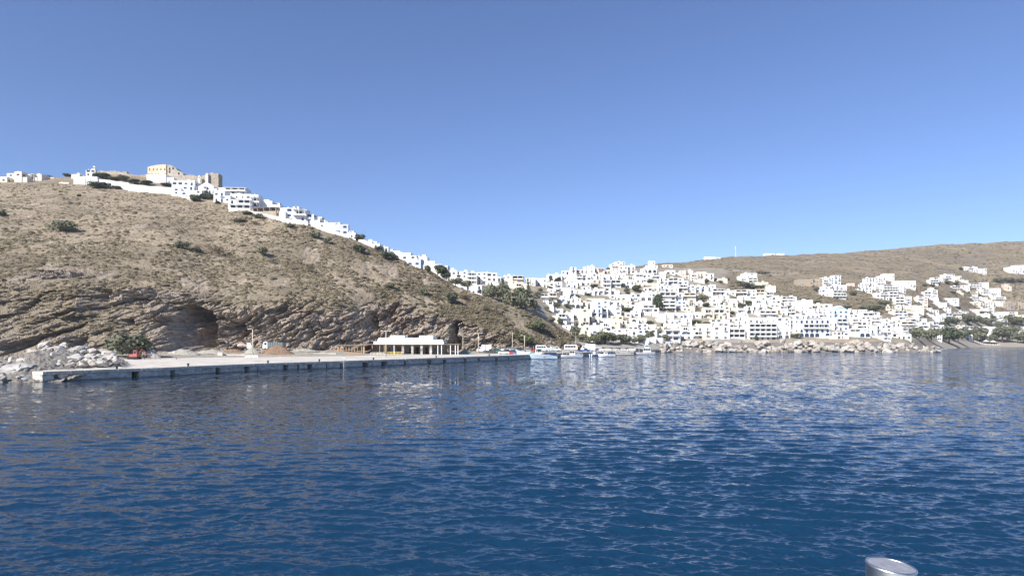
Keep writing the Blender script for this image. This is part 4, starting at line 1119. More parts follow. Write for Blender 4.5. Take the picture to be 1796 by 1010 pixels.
def house(x0,x1,yt,yb,fl,prof,rr,Yfix=None):
    pc=(x0+x1)/2
    if Yfix: Y=Yfix; z=ground(pc,Y)
    else: Y,z=prof.solve(pc,yb, (None if prof is HP else (398 if pc>1165 else (None))), None)
    zt=to_z(yt,Y); z_b=to_z(yb,Y); s=Y/F; w=(x1-x0)*s; h=zt-z_b
    if prof is HP: z=min(z,z_b); 
    z0=z_b; below=max(2.5,z0-z+2.0) if z<z0 else 3.0
    d=max(5.0,min(10.0,w*.7)); 
    rz=0 if ('R' in fl) else rr.uniform(-.16,.16)
    cm,cw='white','white'
    for k in 'cytpg':
        if k in fl: cm,cw=CW[k]
    if cm=='white' and rr.random()<.06 and prof is TP and 'R' not in fl: cm,cw='cream','cream'
    wm=M[cm]; n=max(1,int(round(h/2.9))); sh=h/n
    isw='n' in fl
    o=empty('terrace_wall' if isw else ('house' if 'C' not in fl else 'church'),(wx(pc,Y),Y,z0),rz)
    hw=w/2; m=MB(); feats=[]
    setb=(n>=2 and w>8 and rr.random()<.45 and not('R' in fl) and not('a' in fl))
    side=rr.choice((-1,1)); pt=.35
    def shell(xa,xb,ya,yb_,za,zb):
        m.box(xa,xb,ya,yb_,za,zb-pt,wm)
        t=.22   # parapet ring
        m.box(xa,xb,ya,ya+t,zb-pt,zb,wm); m.box(xa,xb,yb_-t,yb_,zb-pt,zb,wm); m.box(xa,xa+t,ya+t,yb_-t,zb-pt,zb,wm); m.box(xb-t,xb,ya+t,yb_-t,zb-pt,zb,wm)
    cut=None
    if setb:
        frac=rr.uniform(.3,.5); xc=hw-w*frac if side>0 else -hw+w*frac
        if side>0: shell(-hw,xc,0,d,-below,h); shell(xc+.003,hw,.05,d,-below,h-sh+pt)
        else: shell(xc,hw,0,d,-below,h); shell(-hw,xc-.003,.05,d,-below,h-sh+pt)
        cut=(xc,side); feats.append('lower %s wing'%('right' if side>0 else 'left'))
    else: shell(-hw,hw,0,d,-below,h)
    m.build('wall',o)
    if 'n' not in fl:
        fm=rr.choice(['blueframe','greyframe','whiteframe','brownframe','greyframe','whiteframe']) if 'B' not in fl else 'blueframe'
        cols=max(1,int(w/3.1)) ; cw_=w/cols
        if w>30: cols=int(w/3.6); cw_=w/cols
        balr=set()
        for r_ in range(n):
            zf=r_*sh; kindrow=rr.random(); ver=('v' in fl and r_>0) or ('V' in fl) or (kindrow<.16 and sh>2.4 and w>6)
            if ver and w>5:
                # covered veranda: slab roof on posts, deep shade behind
                xa,xb=(-hw+.3,hw-.3) if ('v' in fl or 'V' in fl) else sorted((rr.uniform(-hw+.3,-hw*.2),rr.uniform(hw*.2,hw-.3)))
                if cut and r_==n-1: xa,xb=((max(xa,-hw),min(xb,cut[0])) if cut[1]>0 else (max(xa,cut[0]),xb))
                if xb-xa>2.5:
                    b=MB(); b.box(xa,xb,-1.7,-.0,zf-.12,zf,wm); b.box(xa,xb,-1.7,-1.55,zf,zf+.75,wm)
                    b.box(xa,xb,-1.75,-.0,zf+sh-.42,zf+sh-.24,wm); npost=max(2,int((xb-xa)/3.2))
                    for q in range(npost+1): x=xa+(xb-xa-.25)*q/npost; b.box(x,x+.25,-1.7,-1.45,zf+.75,zf+sh-.42,wm)
                    if r_==0: b.box(xa,xb,-1.7,-.0,-below,-.12,wm)
                    b.build('veranda',o)
                    k=max(1,int((xb-xa)/3.4))
                    for q in range(k): win('veranda',fm,o,xa+(xb-xa)*(q+.5)/k,0,zf+.12)
                    if 'veranda' not in ''.join(feats): feats.append('shaded veranda')
                    continue
            for c_ in range(cols):
                x=-hw+cw_*(c_+.5)
                if cut and r_==n-1 and ((cut[1]>0 and x>cut[0]-.6) or (cut[1]<0 and x<cut[0]+.6)): continue
                if rr.random()<(.55 if 'f' in fl else .16): continue
                if 'a' in fl: win('bigarch' if r_==0 and cw_>3 else 'arched',fm,o,x,0,zf+.3); continue
                q=rr.random()
                if q<.30 and r_==0: win('door',fm,o,x,0,zf+.06)
                elif q<.30 and sh>2.3:
                    win('door',fm,o,x,0,zf+.06); b=MB(); b.box(x-1.1,x+1.1,-1.0,0,zf-.14,zf,wm)
                    for bx in np.arange(x-1.1,x+1.11,.22): b.box(bx-.02,bx+.02,-1.0,-.96,zf,zf+.9,M[fm])
                    b.box(x-1.12,x+1.12,-1.02,-.94,zf+.9,zf+.96,M[fm]); b.build('balcony',o)
                    if 'balcony' not in ''.join(feats): feats.append('railed balcony')
                elif q<.42 and cw_>2.7: win('wide',fm,o,x,0,zf+.85)
                else: win('window',fm,o,x,0,zf+min(.95,sh*.33))
            sx=hw if pc<CX+200 else -hw
            if w>4 and not (cut and ((cut[1]>0)==(sx>0)) and r_==n-1) and rr.random()<.7:
                win('window',fm,o,sx,d*.35,zf+.9,math.pi/2 if sx>0 else -math.pi/2)
        if fm=='blueframe': feats.append('blue shutters')
        elif fm=='brownframe': feats.append('brown shutters')
        if 'a' in fl: feats.insert(0,'round-arched openings')
    
    # roof furniture
    if rr.random()<.45 and w>5 and 'R' not in fl and 't' not in fl:
        q=MB(); x=rr.uniform(-hw+1,hw-2.5) if not cut else (rr.uniform(-hw+.8,max(-hw+.9,cut[0]-2.6)) if cut[1]>0 else rr.uniform(min(hw-2.6,cut[0]+.4),hw-2.4))
        q.box(x,x+1.9,d*.4,d*.4+2.2,h-.36,h+1.3,wm); q.build('stair_house',o); feats.append('rooftop hut')
    if rr.random()<.4 and w>4 and 't' not in fl:
        q=MB(); x=rr.uniform(-hw+.4,-hw+1.2) if not (cut and cut[1]<0) else hw-1.0; q.box(x,x+.45,1.5,1.95,h-.36,h+.9,wm); q.box(x-.08,x+.53,1.42,2.03,h+.9,h+1.0,M['grey']); q.build('chimney',o)
    if 'D' in fl:
        q=MB(); rd=w*.28; V=[];Fc=[]
        for i in range(7):
            for k in range(16): a=math.pi/2*i/6; V.append((rd*math.cos(a)*math.cos(k*math.pi/8),d/2+rd*math.cos(a)*math.sin(k*math.pi/8),h+rd*math.sin(a)*1.05))
        for i in range(6):
            for k in range(16): Fc.append((i*16+k,i*16+(k+1)%16,(i+1)*16+(k+1)%16,(i+1)*16+k))
        q.faces(V,Fc,wm); q.box(-rd*1.05,rd*1.05,d/2-rd*1.05,d/2+rd*1.05,h-.36,h+.05,wm); q.build('dome',o,smooth=True); feats.insert(0,'round dome')
    if 'T' in fl:
        q=MB(); q.box(hw*.55,hw*.95,-.05,1.2,h-.3,h+2.6,wm); q.box(hw*.62,hw*.88,-.09,-.05,h+.9,h+1.9,M['dark']); q.build('belfry',o); feats.insert(0,'belfry')
    if 'C' in fl:
        for r_,zc,th_ in ((hw*.86,h-hw*.55,.35),(hw*.42,h*.30,.3)):
            q=MB(); n_=14
            for k in range(n_):
                a,b=math.pi*k/n_,math.pi*(k+1)/n_
                P=[((r_+th_)*math.cos(a),zc+(r_+th_)*math.sin(a)),((r_+th_)*math.cos(b),zc+(r_+th_)*math.sin(b)),(r_*math.cos(b),zc+r_*math.sin(b)),(r_*math.cos(a),zc+r_*math.sin(a))]
                q.extr_y(P,-.22,0.0,M['aqua'])
            q.build('arch_trim',o)
    if 'G' in fl:
        q=MB(); q.extr_y([(-hw,h-.02),(hw,h-.02),(0,h+w*.28)],.1,d,wm); q.build('gable',o); feats.insert(0,'triangular gable')
    HOUSES.append(dict(o=o,px=pc,py=yb,yt=yt,w=w,n=n,col=cw,feats=feats,prof=prof,fl=fl)); return o
REG={
'K':(0,270,4.989,'H'),'L':(300,290,4.989,'H'),'M':(600,390,4.989,'X'),
'A':(860,440,8.415,'T'),'B':(900,500,8.415,'T'),'C':(1030,440,8.415,'T'),'D':(1080,520,8.415,'T'),'E':(1200,430,8.415,'T'),
'F':(1260,510,8.415,'T'),'G':(1400,450,7.768,'T'),'H':(1440,520,8.415,'T'),'I':(1596,440,8.415,'T'),'J':(1580,520,7.768,'T')}
SPEC='''
K 0 62 200 250 c
K 60 130 170 245 c
K 125 190 155 250 c
K 185 240 185 240 g
K 165 240 205 250 cn
K 240 370 180 235 cf
K 620 700 178 215 cn
K 640 750 215 268 n
K 700 850 200 268 n
K 750 835 142 200 T
K 520 600 248 262 cn
K 1280 1455 180 255 n
K 1440 1520 205 262 f
K 1505 1700 232 330 B
K 1510 1640 300 365
K 1640 1765 320 385 f
L 100 200 180 260 B
L 235 375 185 262 aGB
L 345 400 205 300
L 370 520 222 325 B
L 405 470 195 230 n
L 468 655 195 262 v
L 500 700 250 300 v
L 512 700 300 390 v
L 500 570 300 385 f
L 690 770 280 375 gV
L 755 885 312 372 f
L 700 945 368 420 tV
L 880 955 345 408 f
L 945 1000 400 460 n
L 950 1005 372 440 c
L 1000 1070 372 462 B
L 1065 1180 385 495 vB
L 1175 1250 430 505 B
L 1240 1305 455 500
L 1212 1300 480 530 n
L 1290 1350 478 555
L 1340 1430 500 580 f
L 1430 1550 515 612 gB
L 1545 1615 588 645 f
L 1690 1800 665 700 n
L 700 765 258 300
L 770 830 300 325
L 885 950 330 360 f
L 1065 1120 362 392
L 1130 1190 388 430
L 1255 1320 452 490
L 1420 1480 500 530
L 1560 1600 575 610
L 1640 1700 650 680 n
L 330 380 215 262
M 20 70 75 128 f
M 320 372 205 245
M 440 505 248 288 f
M 560 610 285 320
M 740 812 338 392 f
M 795 830 372 402
M 200 262 165 205 n
M 255 330 185 232 f
M 365 405 215 265
M 400 445 235 268 cf
M 495 600 265 335 B
M 590 650 290 372
M 560 690 330 388 gB
M 650 745 300 372 a
M 640 720 372 400 n
M 808 870 365 405
M 860 925 378 445 f
M 915 1000 412 465 B
M 990 1100 428 490
M 1085 1180 440 545 v
M 1175 1270 437 540
M 1265 1395 440 560
M 962 1080 542 600 B
M 1075 1225 550 632 B
M 1290 1370 530 580 n
A 195 330 365 470 c
A 320 490 365 480 cv
A 190 400 440 560 ca
A 330 540 480 600 c
A 512 592 400 512 c
A 590 665 398 520 c
A 662 765 402 520 gB
A 765 840 400 545 c
A 840 940 345 420 a
A 935 1058 345 420
A 1048 1110 298 345
A 1100 1182 290 350
A 1178 1270 242 330
A 1262 1388 275 330 p
A 1372 1540 232 330
A 1545 1683 255 330 p
A 850 960 460 530 v
A 955 1060 455 560
A 1058 1160 350 430
A 1105 1240 415 490 v
A 1155 1260 350 420
A 1258 1370 350 440 v
A 1365 1485 355 440 B
A 1480 1590 345 420 B
A 1250 1350 440 520
A 1345 1480 440 520
A 1480 1600 420 480
A 850 945 560 620
A 940 1045 540 620 f
A 735 860 630 740 v
A 855 985 620 745 v
A 1040 1165 540 620
A 1060 1170 620 690 f
A 1160 1255 560 690 B
A 1250 1390 570 640
A 1390 1600 580 640 v
A 1590 1683 560 640
A 1185 1340 700 750 y
A 1340 1683 700 745 cn
A 1183 1330 760 855 a
A 1325 1440 760 860 a
A 1435 1510 750 860
A 1495 1655 750 950 B
A 1210 1360 860 1010 f
A 1355 1500 870 960
A 975 1120 925 1010 v
A 1100 1225 905 1010 f
B 575 665 450 560 cn
B 655 790 420 560 v
B 785 895 415 600
B 890 1000 350 480 f
B 985 1130 350 600
B 1160 1310 290 470 B
B 1300 1400 330 480
B 1395 1520 330 440 f
B 1500 1600 340 450
B 1170 1270 480 560 y
B 1265 1460 490 580 v
B 1285 1450 560 690
B 1450 1580 515 680 pG
B 1560 1683 520 640 y
B 960 1140 600 680 yf
B 1000 1145 660 800 ya
B 1135 1275 590 800 g
B 1270 1480 680 760
B 1470 1600 650 770 v
B 1590 1683 650 760
C 0 110 228 330
C 105 255 258 335 p
C 280 360 275 340 p
C 355 560 160 265 B
C 360 480 255 340
C 470 600 220 340
C 590 705 215 340
C 905 1000 150 245
C 865 1040 215 255
C 820 1030 255 330 a
C 1112 1262 203 245 c
C 1160 1300 285 350 v
C 1290 1490 290 370
C 1480 1560 290 340
C 1520 1640 350 440
C 1600 1683 320 440 c
C 720 860 290 370 p
C 700 830 345 400 v
C 820 940 330 400 B
C 935 1080 330 420
C 1075 1160 310 400
C 0 140 340 430
C 140 240 345 430
C 320 450 350 420
C 450 570 340 400
C 560 700 370 440
C 215 350 430 550 v
C 345 495 430 545 v
C 495 600 440 500
C 560 700 440 560 a
C 700 800 400 470 v
C 795 900 400 470
C 725 830 470 530 p
C 830 1055 475 515 cn
C 1060 1200 405 500
C 1195 1340 400 500 v
C 1335 1490 400 500 B
C 830 960 540 600 c
C 950 1060 520 600
C 1055 1155 515 610
C 1150 1350 510 600
C 1345 1480 500 600 v
C 1475 1600 510 610
C 1590 1683 520 620 B
C 100 240 560 620
C 235 350 560 650
C 345 480 580 640 f
C 0 110 580 650
C 430 640 650 740 v
C 640 790 640 740 B
C 785 960 660 740 a
C 790 960 740 830
C 770 1010 800 960 a
C 960 1060 840 980
C 1060 1310 605 740 v
C 1110 1310 735 895 v
C 1420 1600 620 720 v
C 1595 1683 640 740
C 1330 1460 740 850 B
C 1450 1600 745 830 c
C 70 210 740 950 B
C 205 330 720 860
C 320 500 730 880
C 495 640 740 840
C 640 780 760 860
C 200 340 860 960 a
C 330 500 870 960
C 660 790 880 980
D 735 860 240 335 f
D 855 1010 238 330 B
D 1005 1140 235 325
D 1135 1265 230 320
D 1285 1450 185 330 c
D 1440 1600 180 330 v
D 1598 1683 130 200 y
D 1620 1683 190 320 p
D 640 745 250 330 f
D 600 740 320 380 n
D 200 340 320 400 a
D 340 460 320 400
D 180 330 400 500
D 320 470 400 520
D 460 600 410 480 cn
D 0 100 350 470 yn
D 100 220 470 600
D 0 110 470 620 v
D 210 330 500 650 a
D 320 505 490 620
D 500 612 480 610
D 608 705 445 620
D 705 960 400 490
D 715 950 490 660 v
D 955 1120 450 640 B
D 1115 1290 450 640
D 1285 1425 450 640
D 1420 1560 440 640
D 1555 1683 440 640
D 1190 1420 400 450 cn
D 1400 1560 340 440 y
D 1550 1683 340 440
E 300 400 172 205 f
E 395 540 178 205 f
E 1205 1345 122 152 f
E 1385 1480 122 150 n
D 60 200 615 690 v
D 205 330 600 685 f
D 335 425 590 685
D 430 500 610 690 f
D 510 600 600 690 v
B 1300 1420 770 860 f
B 1150 1260 780 850 v
D 610 700 610 690 f
E 0 80 372 500 p
E 95 290 420 500 c
E 195 330 390 450 p
E 290 440 415 520
E 90 300 500 550 cf
E 490 645 490 555 cn
E 815 945 455 530 f
E 870 1075 412 490
E 940 1080 480 555 v
E 1085 1240 545 590 cn
E 1210 1350 600 690 cf
E 0 170 600 690
E 165 320 600 700 B
E 320 420 620 760 f
E 405 600 640 740 v
E 600 760 665 740
E 755 925 660 745 v
E 920 1060 655 760
E 1055 1185 650 760 v
E 400 560 740 850
E 555 760 740 850 f
E 755 910 745 860
E 905 1080 750 850
E 1080 1200 745 820
E 1195 1400 690 800 v
E 1290 1430 760 870
E 1430 1660 758 850
E 1010 1180 810 930
E 1175 1345 800 920
E 0 140 810 900 c
E 270 440 920 1010 c
E 500 610 850 940
E 1340 1520 900 1000 v
E 1520 1683 830 940
E 680 790 830 970 y
E 780 920 930 1010
E 920 1080 900 1010 a
F 0 150 360 470 y
F 150 300 390 460
F 290 430 330 440
F 0 150 470 600
F 140 280 500 600 v
F 270 440 440 560
F 430 620 390 480
F 590 860 290 400 v
F 590 720 200 290
F 610 850 400 480 
F 440 860 485 740 Rv
F 140 390 560 700 V
F 0 140 600 710
F 845 940 260 400 y
F 935 1130 270 370 v
F 860 1055 390 520
F 870 1060 520 715 a
F 1050 1195 430 600 B
F 1120 1300 330 420
F 1190 1650 420 690 Ra
F 1300 1400 190 320
F 1400 1560 195 260
F 1390 1600 260 400
F 930 1110 85 180 v
F 1110 1300 150 240
F 1200 1395 140 330 f
F 1290 1500 330 410
G 0 200 590 690
G 190 475 645 700 B
G 180 400 710 830 f
G 390 485 720 840 B
G 470 690 730 1010 CBG
G 690 840 725 800 a
G 830 940 720 800
G 690 880 790 880
G 870 1130 765 860 v
G 720 880 850 940
G 870 1000 850 940
G 995 1160 830 930 v
G 0 200 310 400 tf
G 190 330 300 400 t
G 330 450 285 390
G 440 585 255 380 B
G 300 450 375 460 v
G 440 560 385 470
G 550 670 385 470
G 320 470 440 540 f
G 460 660 460 580 v
G 690 775 360 400 pn
G 850 960 370 430
G 930 1120 290 410
G 1110 1310 232 330 f
G 1050 1200 330 430
G 820 1000 430 490
G 1000 1150 410 470
G 1150 1360 380 480 v
G 1320 1590 330 430
G 1300 1480 400 500
G 1070 1240 490 590
G 1230 1440 480 600 v
G 1320 1440 550 670 v
G 1435 1550 540 650
G 1620 1709 545 640
G 1195 1290 680 750 yD
G 1290 1440 670 740 c
G 1430 1709 665 760 cf
G 1300 1480 740 820 v
G 1470 1640 740 800 cf
H 410 720 430 530 V
H 420 720 520 605 a
H 720 885 425 610 f
H 880 1045 430 520
H 890 1030 520 610 V
H 1040 1250 300 400 v
H 1240 1400 330 470 gv
H 1040 1180 400 500
H 1170 1380 440 550 gV
H 1040 1300 540 610 V
H 900 1020 600 650 V
H 410 600 270 360
H 600 860 290 400
H 850 1010 330 430
H 700 860 230 290 f
I 295 420 390 500 v
I 410 520 385 480
I 500 660 345 430
I 655 760 370 440
I 755 870 432 480 f
I 805 1000 235 310
I 980 1130 260 345 B
I 1450 1683 212 325 n
I 1520 1683 260 335 f
I 205 310 600 690 v
I 300 410 545 690
I 235 430 690 750 n
I 430 740 695 780 f
I 240 560 760 830 n
I 105 260 680 790 p
I 615 740 520 590 v
I 735 880 505 580
I 885 1060 480 570 v
I 1050 1160 465 560
I 1040 1200 570 670
I 1190 1335 550 650
I 700 800 590 650 yn
I 800 1000 590 650 c
I 835 1030 690 750 v
I 1020 1220 685 760
I 1215 1420 650 740
I 870 1080 750 830 c
I 1080 1260 750 830 c
I 1250 1400 740 840 cf
I 1400 1500 490 590 pf
I 1440 1560 740 890 t
I 1550 1640 745 870 t
I 1600 1683 760 890 t
I 0 200 800 900 c
I 200 440 840 910
I 430 600 830 900
I 440 620 920 1010 v
I 240 440 935 1010
I 600 760 900 960 v
I 740 870 890 950
I 870 1170 925 985 f
I 1250 1420 900 960
I 1410 1590 900 960
J 0 175 270 340 v
J 0 170 340 430 v
J 175 350 260 350
J 340 600 250 330
J 190 400 350 440
J 395 600 340 440
J 0 165 430 520 V
J 0 150 515 590
J 600 760 410 480 f
J 830 985 405 490 v
J 980 1160 410 470 n
J 1155 1320 410 470
J 850 975 515 595 ca
J 470 560 430 520
J 460 560 520 600 f
J 1250 1350 315 400 f
J 1340 1455 312 410
J 1330 1420 390 440 n
J 1200 1305 430 560 f
J 1450 1678 405 440 n
J 1300 1400 250 310
J 1590 1678 440 520 f
'''
def build_houses():
    rr=random.Random(99)
    for ln in SPEC.strip().split('\n'):
        t=ln.split(); ox,oy,sc,g=REG[t[0]]; a=[float(v) for v in t[1:5]]; fl=t[5] if len(t)>5 else ''
        x0,x1,yt,yb=ox+a[0]/sc,ox+a[1]/sc,oy+a[2]/sc,oy+a[3]/sc
        prof=HP if (g=='H' or (g=='X' and x1<795)) else TP
        house(x0,x1,yt,yb,fl,prof,rr)
    # smaller houses packed into the gaps between them
    cov=np.zeros((700,1800),bool)
    for h in HOUSES: hwp=h['w']*F/h['o'].location.y/2; cov[int(h['yt'])-1:int(h['py'])+1,max(0,int(h['px']-hwp)):int(h['px']+hwp)+1]=True
    for ln in TREES.strip().split('\n'):
        t=ln.split(); a,b,c,d=[float(v) for v in t[1:5]]
        if t[0]=='T': cov[int(b-d*.8):int(b),int(a-c*.4):int(a+c*.4)]=True
    nf=0
    for k in range(9000):
        px=rr.uniform(958,1640); top=np.interp(px,[950,1000,1060,1160,1230,1300,1380,1480,1600,1640],[520,490,474,474,492,518,530,556,566,575]); bot=np.interp(px,[950,985,1000,1170,1640],[535,560,592,596,597])
        if bot-top<8: continue
        yb=rr.uniform(top+6,bot); hh=rr.choice([7,8,9,10,13,15,17]); ww=rr.uniform(9,22)
        x0,x1,yt=px-ww/2,px+ww/2,yb-hh; sub=cov[int(yt):int(yb),int(x0):int(x1)]
        if sub.size==0 or sub.mean()>.42 or nf>200: continue
        if k<2500 and sub.mean()>.2: continue
        cov[int(yt):int(yb),int(x0):int(x1)]=True; nf+=1; house(x0,x1,yt,yb,rr.choice(['','f','v','B','f','c']),TP,rr)
    for k in range(1500):
        px=rr.uniform(1600,1796); yb=rr.uniform(548,592); hh=rr.choice([7,8,9]); ww=rr.uniform(10,20); x0,x1,yt=px-ww/2,px+ww/2,yb-hh; sub=cov[int(yt):int(yb),int(x0):int(x1)]
        if sub.size==0 or sub.mean()>.25 or nf>235: continue
        cov[int(yt):int(yb),int(x0):int(x1)]=True; nf+=1; house(x0,x1,yt,yb,rr.choice(['','f','v','c']),TP,rr)
build_houses()
# the church's pale blue arch
ORD=['first','second','third','fourth','fifth','sixth','seventh','eighth','ninth','tenth','eleventh','twelfth','thirteenth','fourteenth','fifteenth','sixteenth','seventeenth','eighteenth','nineteenth','twentieth']
def zone(h):
    px,py=h['px'],h['py']
    if h['prof'] is HP:
        if px<90: return 'far-left hilltop','houses on the far-left hilltop'
        if px<345: return 'terraces below the castle','houses below the castle'
        if px<470: return 'ridge right of the castle','houses along the ridge'
        if px<640: return 'middle of the ridge','houses along the ridge'
        return 'lower ridge by the trees','houses along the ridge'
    if px>1640:
        if py<530: return 'right-hand slope','houses on the right-hand slope'
        if py<562: return 'slope above the beach','houses on the right-hand slope'
        return 'beach front','houses behind the beach'
    if px>1230 and py<457: return 'far hilltop','houses on the far hilltop'
    if px>1380 and py<545+(px-1380)*0.03: return 'bare hillside right of town','houses on the bare hillside'
    if px<965: return 'saddle above big trees','houses on the saddle'
    band=['top row','upper row','middle row','lower row','waterfront'][sum(py>v for v in (490,520,548,578))]
    part='left' if px<1090 else ('centre' if px<1230 else ('right' if px<1440 else 'far right'))
    return band+' of town '+part,'houses stacked up the town hillside'
def label_houses():
    from collections import defaultdict
    real=[h for h in HOUSES if 'n' not in h['fl'] and 'C' not in h['fl']]
    real.sort(key=lambda h:-(h['w']*F/h['o'].location.y)*(h['py']-h['yt']))
    small=real[290:]
    # the smallest houses far off are joined into one object
    if small:
        mb=MB()
        for h in small:
            o=h['o']; bpy.context.view_layer.update(); ca,sa=math.cos(o.rotation_euler.z),math.sin(o.rotation_euler.z)
            for c in list(o.children):
                me=c.data; cr=c.rotation_euler.z; cc,cs=math.cos(cr),math.sin(cr); base=len(mb.v)
                for v in me.vertices:
                    x,y=v.co.x*cc-v.co.y*cs+c.location.x, v.co.x*cs+v.co.y*cc+c.location.y
                    mb.v.append((x*ca-y*sa+o.location.x,x*sa+y*ca+o.location.y,v.co.z+c.location.z+o.location.z))
                for p in me.polygons: mb.f.append(tuple(base+i for i in p.vertices)); mb.m.append(mb.mi(me.materials[p.material_index]))
                bpy.data.objects.remove(c)
            bpy.data.objects.remove(o); HOUSES.remove(h)
        tag(mb.build('small_houses'),'smallest white houses and sheds scattered between the bigger houses of the town','houses',None,'stuff')
    Zs=defaultdict(list)
    for h in HOUSES:
        z,g=zone(h); h['g']=g if 'n' not in h['fl'] else 'plain terrace walls among the houses'; h['z']=z
        f=h['feats'][0] if h['feats'] else ''
        kind='plain wall' if 'n' in h['fl'] else ('church' if 'C' in h['fl'] else 'house')
        st='' if kind=='plain wall' else NUMW.get(min(h['n'],6))+' '
        Zs[(z,st,h['col'],kind,f)].append(h)
    for (z,st,c,kind,f),L in Zs.items():
        L.sort(key=lambda h:h['px'])
        for i,h in enumerate(L):
            lab=('' if len(L)==1 else ORD[min(i,19)]+' from left: ')+'%s%s %s'%(st,c,kind)+(' with '+f if f else '')+', '+z
            tag(h['o'],lab,'church' if kind=='church' else ('wall' if kind=='plain wall' else 'house'),h['g'] if kind!='church' else None)
label_houses()
# ---------------------------------------------------------------- castle and long walls on the hill
M['castle']=mat('castle_plaster',(0.70,0.61,0.47),0.95,0.25,0.30,two=(0.56,0.42,0.26))
M['castlestone']=mat('castle_stone',(0.44,0.39,0.32),0.95,0.45,0.8,bump=0.08)
M['rockwall']=mat('brown_fortress_wall',(0.40,0.34,0.26),0.95,0.45,0.7,bump=0.15)
def castle():
    Y=444.0; s=Y/F; X=lambda px:wx(px,Y)
    o=empty('castle_keep',(X(275),Y,to_z(324,Y))); tag(o,'tall tan castle keep with orange-stained plaster and rows of dark windows on the hilltop','castle')
    z0=o.location.z; H_=to_z(288.5,Y)-z0; hw=(X(291)-X(258.5))/2
    m=MB(); m.extr_y([(-hw,-6),(hw,-6),(hw,H_),(hw*.2,H_-.2),(-hw*.6,H_-1.0),(-hw,H_-1.8)],0,9,M['castle']); m.build('wall',o)
    rr=random.Random(3)
    for r_,n in ((.80,5),(.55,6),(.30,5)):
        for k in range(n):
            x=-hw+hw*2*(k+.6)/n+rr.uniform(-.3,.3); m=MB(); m.box(-.32,.32,-.04,.3,0,1.1,M['dark']); m.box(-.42,.42,-.1,.02,-.12,0,M['castlestone']); m.build('window',o,(x,0,H_*r_-1.2))
    # side wing falling away to the right
    w=empty('castle_wing',(X(291)+.3,Y+.6,z0),0); tag(w,'stepped grey stone castle wing falling away right of the tall keep','castle')
    m=MB(); pts=[(0,-6),(X(320)-X(291),-7),(X(320)-X(291),to_z(304,Y)-z0),(X(314)-X(291),to_z(300,Y)-z0),(X(309)-X(291),to_z(298,Y)-z0),(X(306)-X(291),to_z(294,Y)-z0),(X(300)-X(291),to_z(290.5,Y)-z0),(X(296)-X(291),to_z(289,Y)-z0),(0,to_z(289,Y)-z0)]
    m.extr_y(pts,0,7,M['castlestone']); m.build('wall',w)
    for px,py in ((296,298),(302,297),(296,303),(312,306)):
        m=MB(); m.box(-.5,.5,-.05,.3,0,1.4,M['dark']); m.build('window',w,(X(px)-X(291),0,to_z(py,Y)-z0))
    Y2=440.0
    def jag(name,pxs,tops,bot,Yv,mt,label,cat='wall',dep=2.5,sd=1):
        r=random.Random(sd); m=MB(); P=[]
        for p,t in zip(pxs,tops): P.append((wx(p,Yv),to_z(t,Yv)))
        Q=[P[0]]
        for a,b in zip(P,P[1:]):
            n=6
            for k in range(1,n+1): Q.append((a[0]+(b[0]-a[0])*k/n,a[1]+(b[1]-a[1])*k/n+r.uniform(-.5,.35)))
        zb=to_z(bot,Yv)-4; cx=(P[0][0]+P[-1][0])/2; zc=to_z(bot,Yv)
        for (xa,za),(xb,zb2) in zip(Q,Q[1:]): m.faces([(xa-cx,0,zb-zc),(xb-cx,0,zb-zc),(xb-cx,0,zb2-zc),(xa-cx,0,za-zc),(xa-cx,dep,zb-zc),(xb-cx,dep,zb-zc),(xb-cx,dep,zb2-zc),(xa-cx,dep,za-zc)],[(0,1,2,3),(5,4,7,6),(3,2,6,7),(0,3,7,4),(1,5,6,2)],mt)
        tag(m.build(name,None,(cx,Yv,zc)),label,cat)
    jag('fortress_wall',[318,326,334,342,350],[305,308,306,309,307],330,438,M['castlestone'],'ruined grey stone wall between the castle wing and the brown fortress wall',sd=2)
    jag('fortress_wall',[340,352,362,372,383],[311,310,306,303,305],338,432,M['rockwall'],'high brown fortress wall at the right end of the castle',dep=6,sd=4)
    jag('ruined_wall',[165,176,186,200,212,222],[302,299,301,299,302,300],316,450,M['castlestone'],'long broken tan wall on the skyline left of the castle',sd=6)
    jag('ruined_wall',[222,232,244,258],[304,306,307,306],322,449,M['tan'],'low broken tan wall between the dark trees and the castle keep',sd=7)
    for px,t,b,l in ((350,308,326,'slender white bell tower in front of the ruined castle wall'),(363.5,304,313,'small white bell turret on top of the brown fortress wall')):
        Yb=430.0 if px<360 else 431.0; m=MB(); z1=to_z(b,Yb); h=to_z(t,Yb)-z1; o=empty('bell_tower',(wx(px,Yb),Yb,z1)); tag(o,l,'bell tower')
        m.box(-.7,.7,-.7,.7,-3,h*.65,M['white']); m.build('shaft',o)
        m=MB()
        for sx in (-.6,.6): m.box(sx-.15,sx+.15,-.5,.5,h*.65,h*.9,M['white'])
        m.extr_y([(-.8,h*.9),(.8,h*.9),(0,h)],-.5,.5,M['white']); m.build('belfry',o)
castle()
